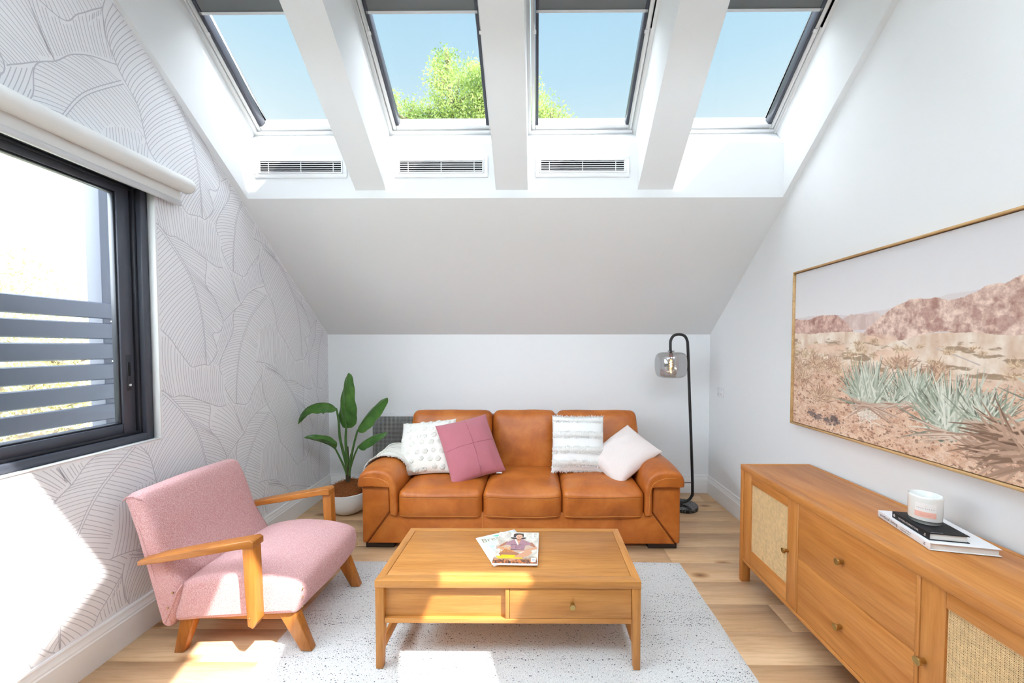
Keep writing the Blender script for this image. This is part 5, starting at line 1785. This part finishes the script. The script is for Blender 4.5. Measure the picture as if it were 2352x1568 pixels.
ay0, ay1, az0, az1 = 0.945, 2.330, 0.886, 1.805
fx0, fx1 = XR - 0.040, XR - 0.001
f_ = 0.009
for nm, b in (('frame_stile', (fx0, fx1, ay1 - f_, ay1, az0, az1)), ('frame_stile', (fx0, fx1, ay0, ay0 + f_, az0, az1)), ('frame_rail', (fx0, fx1, ay0 + f_, ay1 - f_, az0, az0 + f_)), ('frame_rail', (fx0, fx1, ay0 + f_, ay1 - f_, az1 - f_, az1))):
    box_obj(nm, b, M['oak_frame'], art, bevel=0.001, seg=1)
box_obj('stretcher', (XR - 0.028, XR - 0.004, ay0 + 0.013, ay1 - 0.013, az0 + 0.013, az1 - 0.013), M['paper_white'], art, bevel=0)
def art_fn(u, v):
    return np.column_stack([np.full_like(u, XR - 0.0285), ay1 - 0.013 - u * (ay1 - ay0 - 0.026), az1 - 0.013 - v * (az1 - az0 - 0.026)])
cp = print_mesh('canvas', cv, art_fn, M['canvas'], art)

# ================================================================== MAGAZINES
TT = tz1 + 0.0
def sheet_frame(org, ang):
    e1 = Vector((math.cos(ang), math.sin(ang), 0)); e2 = Vector((-math.sin(ang), math.cos(ang), 0))
    return lambda x, y, z: tuple(Vector(org) + e1 * x + e2 * y + Vector((0, 0, z)))
def magazine(org, ang, w, h, th, label, lift=None):
    fr = sheet_frame(org, ang)
    t = thing('magazine', fr(w / 2, h / 2, 0), label, 'magazine', 'magazines on the coffee table')
    m = MB()
    m.hexa([fr(0, 0, 0), fr(w, 0, 0), fr(w, h, 0), fr(0, h, 0), fr(0, 0, th), fr(w, 0, th), fr(w, h, th), fr(0, h, th)])
    m.build('page_block', M['paper_white'], t, bevel=0.001, seg=1)
    return t, fr
# underneath: pale green cover
mw, mh = 0.210, 0.268
t, fr = magazine((-0.189, 1.632, TT + 0.0003), R(26.0), mw, mh, 0.006, 'white-bordered green magazine lying half under the other one')
cv = Canvas(70, 90, (206, 232, 222))
U, V = cv.U, cv.V
n1 = fbm((90, 70), 6, 31, 4)
cv.a = np.stack([lerp(200, 226, n1) / 255, lerp(226, 240, n1) / 255, lerp(214, 232, n1) / 255], -1)
for (p, r_, c, rot) in (((0.55, 0.34), (0.07, 0.035), (120, 196, 154), 0.5), ((0.62, 0.42), (0.08, 0.035), (132, 204, 164), -0.3), ((0.52, 0.46), (0.07, 0.03), (120, 196, 154), 0.2), ((0.56, 0.56), (0.06, 0.03), (140, 208, 170), 0.6), ((0.6, 0.06), (0.16, 0.03), (110, 204, 170), 0.2), ((0.8, 0.08), (0.1, 0.03), (90, 186, 150), 0.7), ((0.18, 0.42), (0.05, 0.05), (190, 228, 226), 0), ((0.3, 0.7), (0.2, 0.04), (176, 220, 196), 1.0)):
    cv.ell(p, r_, c, rot)
bd = 0.014
print_mesh('cover', cv, lambda u, v: np.array([fr(bd + a * (mw - 2 * bd), mh - bd - b * (mh - 2 * bd), 0.0063) for a, b in zip(u, v)]), M['print'], t)
text_obj('cover_title', 'Breathe', lambda x, y: fr(0.020 + x, mh - 0.062 + y, 0.0066), 0.150, M['ink_brown'], t, height=0.034)
# on top: cover with a seated woman in a mauve shirt
mw, mh = 0.203, 0.288
t, fr = magazine((-0.199, 1.634, TT + 0.0067), R(-1.5), mw, mh, 0.007, 'glossy fashion magazine with a seated woman on the cover')
cv = Canvas(120, 168, (206, 198, 186))
U, V = cv.U, cv.V
n1 = fbm((168, 120), 8, 41, 5, 0.6); n2 = fbm((168, 120), 30, 42, 4, 0.6)
cv.a = col2((178, 166, 152), (226, 220, 208), (n1 - 0.25) * 2)
cv.blend(np.clip((V - 0.80) * 8, 0, 1), col2((70, 44, 40), (220, 130, 70), (n2 - 0.3) * 2.6))
skin, skin2 = (206, 152, 120), (172, 112, 84)
cv.poly([(0.03, 0.52), (0.10, 0.42), (0.34, 0.32), (0.74, 0.32), (0.86, 0.42), (0.98, 0.53), (0.86, 0.62), (0.60, 0.66), (0.34, 0.64), (0.12, 0.60)], (196, 172, 152))
cv.blade((0.28, 0.36), (0.02, 0.55), 0.045, skin2); cv.blade((0.03, 0.52), (0.52, 0.66), 0.036, skin)
cv.blade((0.80, 0.38), (0.985, 0.56), 0.045, skin2); cv.blade((0.98, 0.53), (0.50, 0.67), 0.036, skin)
cv.poly([(0.22, 0.58), (0.10, 0.72), (0.16, 0.80), (0.50, 0.80), (0.66, 0.86), (0.70, 0.80), (0.55, 0.70), (0.36, 0.62)], skin2)
cv.poly([(0.80, 0.58), (0.88, 0.68), (0.80, 0.78), (0.40, 0.94), (0.34, 0.90), (0.56, 0.74), (0.70, 0.64)], skin)
cv.poly([(0.24, 0.36), (0.40, 0.26), (0.62, 0.26), (0.80, 0.36), (0.84, 0.44), (0.70, 0.46), (0.68, 0.62), (0.36, 0.62), (0.34, 0.46), (0.20, 0.44)], (166, 124, 134))
cv.blend(inside(np.column_stack([U.ravel(), V.ravel()]), np.array([(0.34, 0.42), (0.70, 0.42), (0.68, 0.60), (0.36, 0.60)])).reshape(U.shape) * np.clip((n2 - 0.55) * 6, 0, 0.5), (120, 84, 96))
cv.blade((0.34, 0.44), (0.68, 0.44), 0.010, (110, 80, 90)); cv.blade((0.36, 0.59), (0.66, 0.60), 0.012, (84, 60, 66))
cv.poly([(0.46, 0.27), (0.58, 0.27), (0.53, 0.44)], skin); cv.poly([(0.42, 0.26), (0.47, 0.26), (0.53, 0.44), (0.50, 0.44)], (232, 226, 222))
cv.ell((0.50, 0.15), (0.115, 0.10), (62, 46, 42)); cv.ell((0.42, 0.19), (0.07, 0.06), (62, 46, 42)); cv.ell((0.60, 0.20), (0.06, 0.05), (62, 46, 42))
cv.poly([(0.47, 0.22), (0.57, 0.22), (0.58, 0.29), (0.46, 0.29)], skin2)
cv.ell((0.525, 0.165), (0.055, 0.072), (222, 172, 144))
cv.ell((0.495, 0.155), (0.012, 0.006), (80, 56, 50)); cv.ell((0.555, 0.155), (0.012, 0.006), (80, 56, 50)); cv.ell((0.525, 0.202), (0.017, 0.006), (170, 84, 84)); cv.ell((0.527, 0.178), (0.006, 0.014), (196, 140, 112))
cv.poly([(0.86, 0.84), (0.97, 0.84), (0.97, 0.95), (0.86, 0.95)], (240, 240, 242)); cv.poly([(0.885, 0.855), (0.945, 0.855), (0.945, 0.925), (0.885, 0.925)], (120, 126, 136))
for k in range(5):
    cv.blend(((V > 0.862 + k * 0.014) & (V < 0.868 + k * 0.014) & (U > 0.885) & (U < 0.945)) * 1.0, (236, 238, 240))
print_mesh('cover', cv, lambda u, v: np.array([fr(0.001 + a * (mw - 0.004), mh - 0.001 - b * (mh - 0.006), 0.0073) for a, b in zip(u, v)]), M['print'], t)
def didone(letter, x, y, w, h):
    m = MB(); z = 0.0076
    def q(a, b, c, d):
        m.add([fr(x + a * w, y + b * h, z), fr(x + c * w, y + b * h, z), fr(x + c * w, y + d * h, z), fr(x + a * w, y + d * h, z)], [(0, 1, 2, 3)])
    q(0.22, 0, 0.52, 1); q(0.05, 0, 0.95, 0.05)
    if letter == 'E':
        q(0.05, 0.95, 0.95, 1); q(0.5, 0.48, 0.75, 0.53); q(0.88, 0, 0.95, 0.25); q(0.88, 0.75, 0.95, 1); q(0.72, 0.40, 0.76, 0.60)
    else:
        q(0.05, 0.95, 0.68, 1); q(0.88, 0, 0.95, 0.28)
    return m
for L, x in (('E', 0.006), ('L', 0.055), ('L', 0.118), ('E', 0.158)):
    didone(L, x, mh - 0.056, 0.040, 0.050).build('cover_title', M['ink_white'], t)
text_obj('cover_line', 'ASY', lambda x, y: fr(0.026 + x, 0.122 + y, 0.0077), 0.050, M['ink_gold'], t, height=0.020)
text_obj('cover_line', 'ODES', lambda x, y: fr(0.024 + x, 0.094 + y, 0.0077), 0.062, M['ink_gold'], t, height=0.022)
for x0, y0, w_ in ((0.034, 0.064, 0.066), (0.012, 0.054, 0.084), (0.020, 0.043, 0.112)):
    m = MB(); m.add([fr(x0, y0, 0.0077), fr(x0 + w_, y0, 0.0077), fr(x0 + w_, y0 + 0.009, 0.0077), fr(x0, y0 + 0.009, 0.0077)], [(0, 1, 2, 3)])
    m.build('cover_strip', M['ink_yellow'], t)

# ================================================================== BOOKS AND CANDLE
def book(org, ang, L, W, th, cover, label, pages=M['page']):
    """spine runs from org along ang; the cover extends to the viewer's right"""
    e1 = Vector((math.cos(ang), math.sin(ang), 0)); e2 = Vector((math.sin(ang), -math.cos(ang), 0))
    fr = lambda x, y, z: tuple(Vector(org) + e1 * x + e2 * y + Vector((0, 0, z)))
    t = thing('book', fr(L / 2, W / 2, 0), label, 'book', 'books on the sideboard')
    def blk(nm, x0, x1, y0, y1, z0, z1, mat, bv=0.0008):
        m = MB(); m.hexa([fr(x0, y0, z0), fr(x1, y0, z0), fr(x1, y1, z0), fr(x0, y1, z0), fr(x0, y0, z1), fr(x1, y0, z1), fr(x1, y1, z1), fr(x0, y1, z1)])
        return m.build(nm, mat, t, bevel=bv, seg=2)
    blk('back_board', 0, L, 0.002, W, 0, 0.0025, cover)
    blk('front_board', 0, L, 0.002, W, th - 0.0025, th, cover)
    blk('spine', 0, L, 0, 0.0030, 0, th, cover, 0.001)
    blk('page_block', 0.004, L - 0.004, 0.003, W - 0.005, 0.0026, th - 0.0026, pages, 0)
    return t, fr
bz = ST + 0.0006
t, fr = book((1.304, 1.246, bz), R(77.4), 0.262, 0.1925, 0.0245, M['paper_white'], 'large white hardback book lying under the black one')
sp = lambda x, y: fr(0.262 - x, -0.0006, y)
text_obj('spine_title', 'vertical living', lambda x, y: sp(0.014 + x, 0.0045 + y), 0.098, M['ink_black'], t, height=0.0155)
text_obj('spine_author', 'Dominic Bradbury', lambda x, y: sp(0.128 + x, 0.0125 + y), 0.052, M['ink_black'], t, height=0.0055)
text_obj('spine_author', 'Richard Powers', lambda x, y: sp(0.128 + x, 0.0055 + y), 0.044, M['ink_black'], t, height=0.0050)
def mark(fn, mat, parent):
    m = MB()
    for a in (0.3, 3.44):
        pts = [(0.0045 * math.cos(a + k * 0.35), 0.0045 * math.sin(a + k * 0.35)) for k in range(7)] + [(0.0022 * math.cos(a + k * 0.35), 0.0022 * math.sin(a + k * 0.35)) for k in range(6, -1, -1)]
        m.add([fn(p[0], p[1]) for p in pts], [tuple(range(len(pts)))])
    m.build('publisher_mark', mat, parent)
mark(lambda x, y: sp(0.240 + x, 0.0125 + y), M['ink_black'], t)
bz2 = bz + 0.0247
t, fr = book((1.319, 1.264, bz2), R(77.6), 0.177, 0.113, 0.024, M['cover_black'], 'small black hardback book under the candle')
sp2 = lambda x, y: fr(0.177 - x, -0.0006, y)
text_obj('spine_title', 'THE WORLD ACCORDING TO KARL', lambda x, y: sp2(0.034 + x, 0.009 + y), 0.098, M['ink_white'], t, height=0.0065)
mark(lambda x, y: sp2(0.160 + x, 0.0115 + y), M['ink_white'], t)
m = MB()
for (dx, dy) in ((0, 0.003), (-0.003, -0.001), (0.003, -0.001), (0, -0.003)):
    m.lathe([(0.0028, 0.0), (0, 0.0)], (0, 0, 0), 12)
    n0 = len(m.v) - 24
    for k in range(n0, len(m.v)):
        p = m.v[k]; m.v[k] = sp2(0.012 + p[0] + dx, 0.0125 + p[1] + dy)
m.build('publisher_mark', M['ink_white'], t)
text_obj('cover_line', 'Flammarion Paris', lambda x, y: fr(0.006 + y, 0.010 + x, 0.0242), 0.034, M['ink_white'], t, height=0.0035)
cz0 = bz2 + 0.0243
cd = thing('scented_candle', (1.396, 1.354, cz0), 'milky glass candle with a pink and white label', 'candle')
CC = (1.396, 1.354, cz0)
rC = 0.0450
MB().lathe([(0, 0), (rC - 0.005, 0), (rC - 0.002, 0.002), (rC, 0.007), (rC, 0.013), (0, 0.013)], CC, 48).build('glass_base', M['jar_base'], cd, smooth=True, sharp=40)
MB().lathe([(0, 0.0132), (rC - 0.0005, 0.0132), (rC, 0.016), (rC + 0.0012, 0.090), (rC + 0.0008, 0.0955), (rC - 0.0012, 0.097), (rC - 0.0026, 0.0955), (rC - 0.003, 0.066), (0, 0.066)], CC, 56).build('jar', M['jar'], cd, smooth=True, sharp=60)
MB().lathe([(0, 0.0665), (rC - 0.0032, 0.0665), (rC - 0.0032, 0.0690), (0.006, 0.0695), (0, 0.0695)], CC, 40).build('wax', M['wax'], cd, smooth=True, sharp=50)
MB().tube([(CC[0], CC[1], cz0 + 0.069), (CC[0] + 0.001, CC[1], cz0 + 0.080)], 0.0009, 6).build('wick', M['paper_white'], cd)
LA0 = math.atan2(-0.75, -0.72)  # label faces the room
def lab(a, z, off=0.0016):
    return (CC[0] + (rC + off) * math.cos(LA0 + a), CC[1] + (rC + off) * math.sin(LA0 + a), cz0 + z)
def label_piece(nm, a0, a1, z0, z1, off, mat):
    v, f = [], []
    n = 18
    for k in range(n + 1):
        a = a0 + (a1 - a0) * k / n
        v += [lab(a, z0, off), lab(a, z1, off)]
    for k in range(n):
        f.append((2 * k, 2 * k + 2, 2 * k + 3, 2 * k + 1))
    return put(nm, mesh(v, f, smooth=True), mat, cd)
lb = label_piece('label', -0.62, 0.60, 0.026, 0.076, 0.0014, M['label_white'])
label_piece('label_band', -0.62, 0.60, 0.026, 0.046, 0.0017, M['label_pink'])
def lab_text(s, a_start, z, width, mat, height):
    v, f = text_geo(s)
    xs = [p[0] for p in v]; ys = [p[1] for p in v]
    k = width / (max(xs) - min(xs)); ky = height / (max(ys) - min(ys))
    put('label_lettering', mesh([lab(a_start + ((p[0] - min(xs)) * k) / rC, z + (p[1] - min(ys)) * ky, 0.0020) for p in v], f), mat, cd)
lab_text('P A L M  B E A C H', -0.50, 0.0555, 0.043, M['ink_grey'], 0.0042)
lab_text('White Rose & Jasmine', -0.34, 0.0365, 0.030, M['ink_rose'], 0.0028)
lab_text('Scented Candle', -0.30, 0.0315, 0.024, M['ink_rose'], 0.0026)
lab_text('ooo', -0.06, 0.066, 0.005, M['ink_gold'], 0.0018)

# ================================================================== OUTDOORS
gd = MB(); gd.box(-120, 120, -120, 120, -3.4, -3.2)
tag(gd.build('ground', M['ground']), 'garden ground far below the attic', 'ground', kind='structure')
# privacy screen outside the window
ps = thing('privacy_screen', (-2.47, 0.9, 0.4), 'grey aluminium slatted privacy screen outside the window', 'screen')
PXs = -2.47
box_obj('post', (PXs - 0.05, PXs + 0.035, 2.115, 2.215, -0.2, 3.0), M['slat'], ps, bevel=0.004)
box_obj('post', (PXs - 0.05, PXs + 0.035, -1.3, -1.2, -0.2, 3.0), M['slat'], ps, bevel=0.004)
ztop = 1.600
for k in range(9):
    z1 = ztop - k * 0.1135
    pr = [(PXs + 0.036, z1 - 0.090), (PXs + 0.046, z1 - 0.084), (PXs + 0.050, z1 - 0.045), (PXs + 0.046, z1 - 0.006), (PXs + 0.036, z1)]
    m = MB(); m.prism(pr, lambda p, q, y: (p, y, q), -1.25, 2.185)
    sl = m.build('slat', M['slat'], ps, smooth=True, sharp=50)
    if k in (1, 3):
        MB().lathe([(0, 0.003), (0.005, 0.002), (0.006, 0)], (PXs + 0.0355, 2.155, z1 + 0.012), 12, 'X').build('bolt', M['chrome'], ps, smooth=True)
# overhead lines
for (x, z, dz, lb_) in ((-14, 9.55, 0.15, 'uppermost overhead cable outside the window'), (-14, 9.30, 0.18, 'second overhead cable, just under the uppermost'), (-14, 7.30, 0.12, 'lowest overhead cable outside the window')):
    pts = [(x, y, z - dz * (1 - ((y - 3) / 20) ** 2)) for y in np.linspace(-17, 23, 25)]
    o = MB().tube(pts, 0.016, 5).build('overhead_cable', M['cable'])
    tag(o, lb_, 'cable', 'overhead cables')

def tree(base, blobs, nleaf, leaf, mat, label, seed, trunk_r=0.2, group=None):
    t = thing('tree', base, label, 'tree', group)
    g = random.Random(seed)
    m = MB()
    top_c = Vector(blobs[0][0])
    b = Vector(base)
    core = Vector((b.x * 0.4 + top_c.x * 0.6, b.y * 0.4 + top_c.y * 0.6, b.z + (top_c.z - b.z) * 0.6))
    m.tube(catmull([b, b.lerp(core, 0.5) + Vector((0.2, 0, 0)), core], 5), [trunk_r * (1 - 0.05 * k) for k in range(11)], 8)
    for c, r in blobs:
        c = Vector(c)
        m.tube(catmull([core, core.lerp(c, 0.5) + Vector((g.uniform(-0.3, 0.3), g.uniform(-0.3, 0.3), 0.1)), c], 4), [trunk_r * 0.45 * (1 - 0.09 * k) for k in range(9)], 6)
        for q in range(5):
            d = Vector((g.gauss(0, 1), g.gauss(0, 1), abs(g.gauss(0, 1)))).normalized()
            m.tube([c - d * r * 0.2, c + d * r * 0.45, c + d * r * 0.85 + Vector((0, 0, 0.1))], [0.05, 0.03, 0.012], 5)
    m.build('trunk', M['bark'], t, smooth=True)
    rg_ = np.random.default_rng(seed)
    tot = sum(r ** 2 for c, r in blobs)
    V_, F_l = [], []
    cnt = 0
    for c, r in blobs:
        n = int(nleaf * r ** 2 / tot)
        ns = max(8, int(n / 16))            # leaves sit in sprays
        d = rg_.normal(size=(ns, 3)); d /= np.linalg.norm(d, axis=1)[:, None]
        cen = np.array(c) + d * (r * rg_.uniform(0.25, 1.0, ns) ** 0.5)[:, None]
        which = rg_.integers(0, ns, n)
        p = cen[which] + rg_.normal(size=(n, 3)) * (0.10 * r + leaf * 0.8)
        ax1 = rg_.normal(size=(n, 3)) + np.array([0, 0, -0.3]); ax1 /= np.linalg.norm(ax1, axis=1)[:, None]
        ax2 = np.cross(ax1, rg_.normal(size=(n, 3))); ax2 /= np.linalg.norm(ax2, axis=1)[:, None]
        nn = np.cross(ax1, ax2)
        s = (leaf * rg_.uniform(0.6, 1.2, n))[:, None]
        a = p - ax1 * s; b_ = p + ax2 * s * 0.42 + nn * s * 0.15; c_ = p + ax1 * s; d_ = p - ax2 * s * 0.42 + nn * s * 0.15
        V_.append(np.stack([a, b_, c_, d_], 1).reshape(-1, 3))
        idx = cnt + 4 * np.arange(n)
        F_l.append(np.concatenate([np.column_stack([idx, idx + 1, idx + 2]), np.column_stack([idx, idx + 2, idx + 3])]))
        cnt += 4 * n
    V_ = np.concatenate(V_); F_ = np.concatenate(F_l)
    me = bpy.data.meshes.new('m')
    me.vertices.add(len(V_)); me.vertices.foreach_set('co', V_.astype(np.float32).ravel())
    me.loops.add(F_.size); me.loops.foreach_set('vertex_index', F_.astype(np.int32).ravel())
    me.polygons.add(len(F_)); me.polygons.foreach_set('loop_start', np.arange(0, F_.size, 3, dtype=np.int32))
    me.update(calc_edges=True)
    o = put('foliage', me, mat, t); o['kind'] = 'stuff'
    return t
tree((-1.6, 15.0, -3.2), [((-3.05, 14.6, 10.6), 1.25), ((-3.35, 14.4, 11.75), 0.62), ((-2.1, 14.8, 10.4), 1.5), ((-2.2, 14.7, 11.3), 0.8), ((-4.95, 14.4, 9.85), 0.85), ((-4.1, 14.6, 9.5), 1.0), ((-0.3, 14.6, 9.6), 1.25), ((0.55, 14.4, 9.5), 0.85), ((-1.2, 15.0, 11.0), 1.3), ((-2.8, 15.2, 9.0), 1.8), ((-0.8, 15.3, 8.7), 1.8), ((-4.6, 15.3, 8.3), 1.5), ((0.4, 15.2, 8.0), 1.4)], 64000, 0.056, M['tree_leaf'], 'leafy green tree seen through the two middle skylights', 5, 0.26)
tree((-9.5, 6.0, -3.2), [((-9.5, 6.2, 1.6), 1.5), ((-9.6, 7.6, 1.0), 1.4), ((-9.8, 5.0, 2.3), 1.2), ((-9.4, 4.2, 1.0), 1.3), ((-9.3, 6.4, 0.0), 1.6), ((-9.3, 4.6, -0.4), 1.6), ((-9.3, 8.0, -0.4), 1.6)], 30000, 0.045, M['tree_washed'], 'tree with glare-washed leaf colour outside the window, nearer the screen post', 15, 0.15, 'garden trees outside the window')
tree((-14.0, 4.5, -3.2), [((-14.0, 4.5, 2.6), 1.8), ((-14.0, 6.4, 2.2), 1.5), ((-14.1, 2.8, 2.2), 1.6), ((-13.8, 5.5, 0.6), 1.8), ((-13.8, 3.4, 0.2), 1.8), ((-13.8, 1.6, 0.8), 1.6)], 30000, 0.045, M['tree_washed'], 'tree with glare-washed leaf colour outside the window, taller and farther behind the slats', 16, 0.15, 'garden trees outside the window')
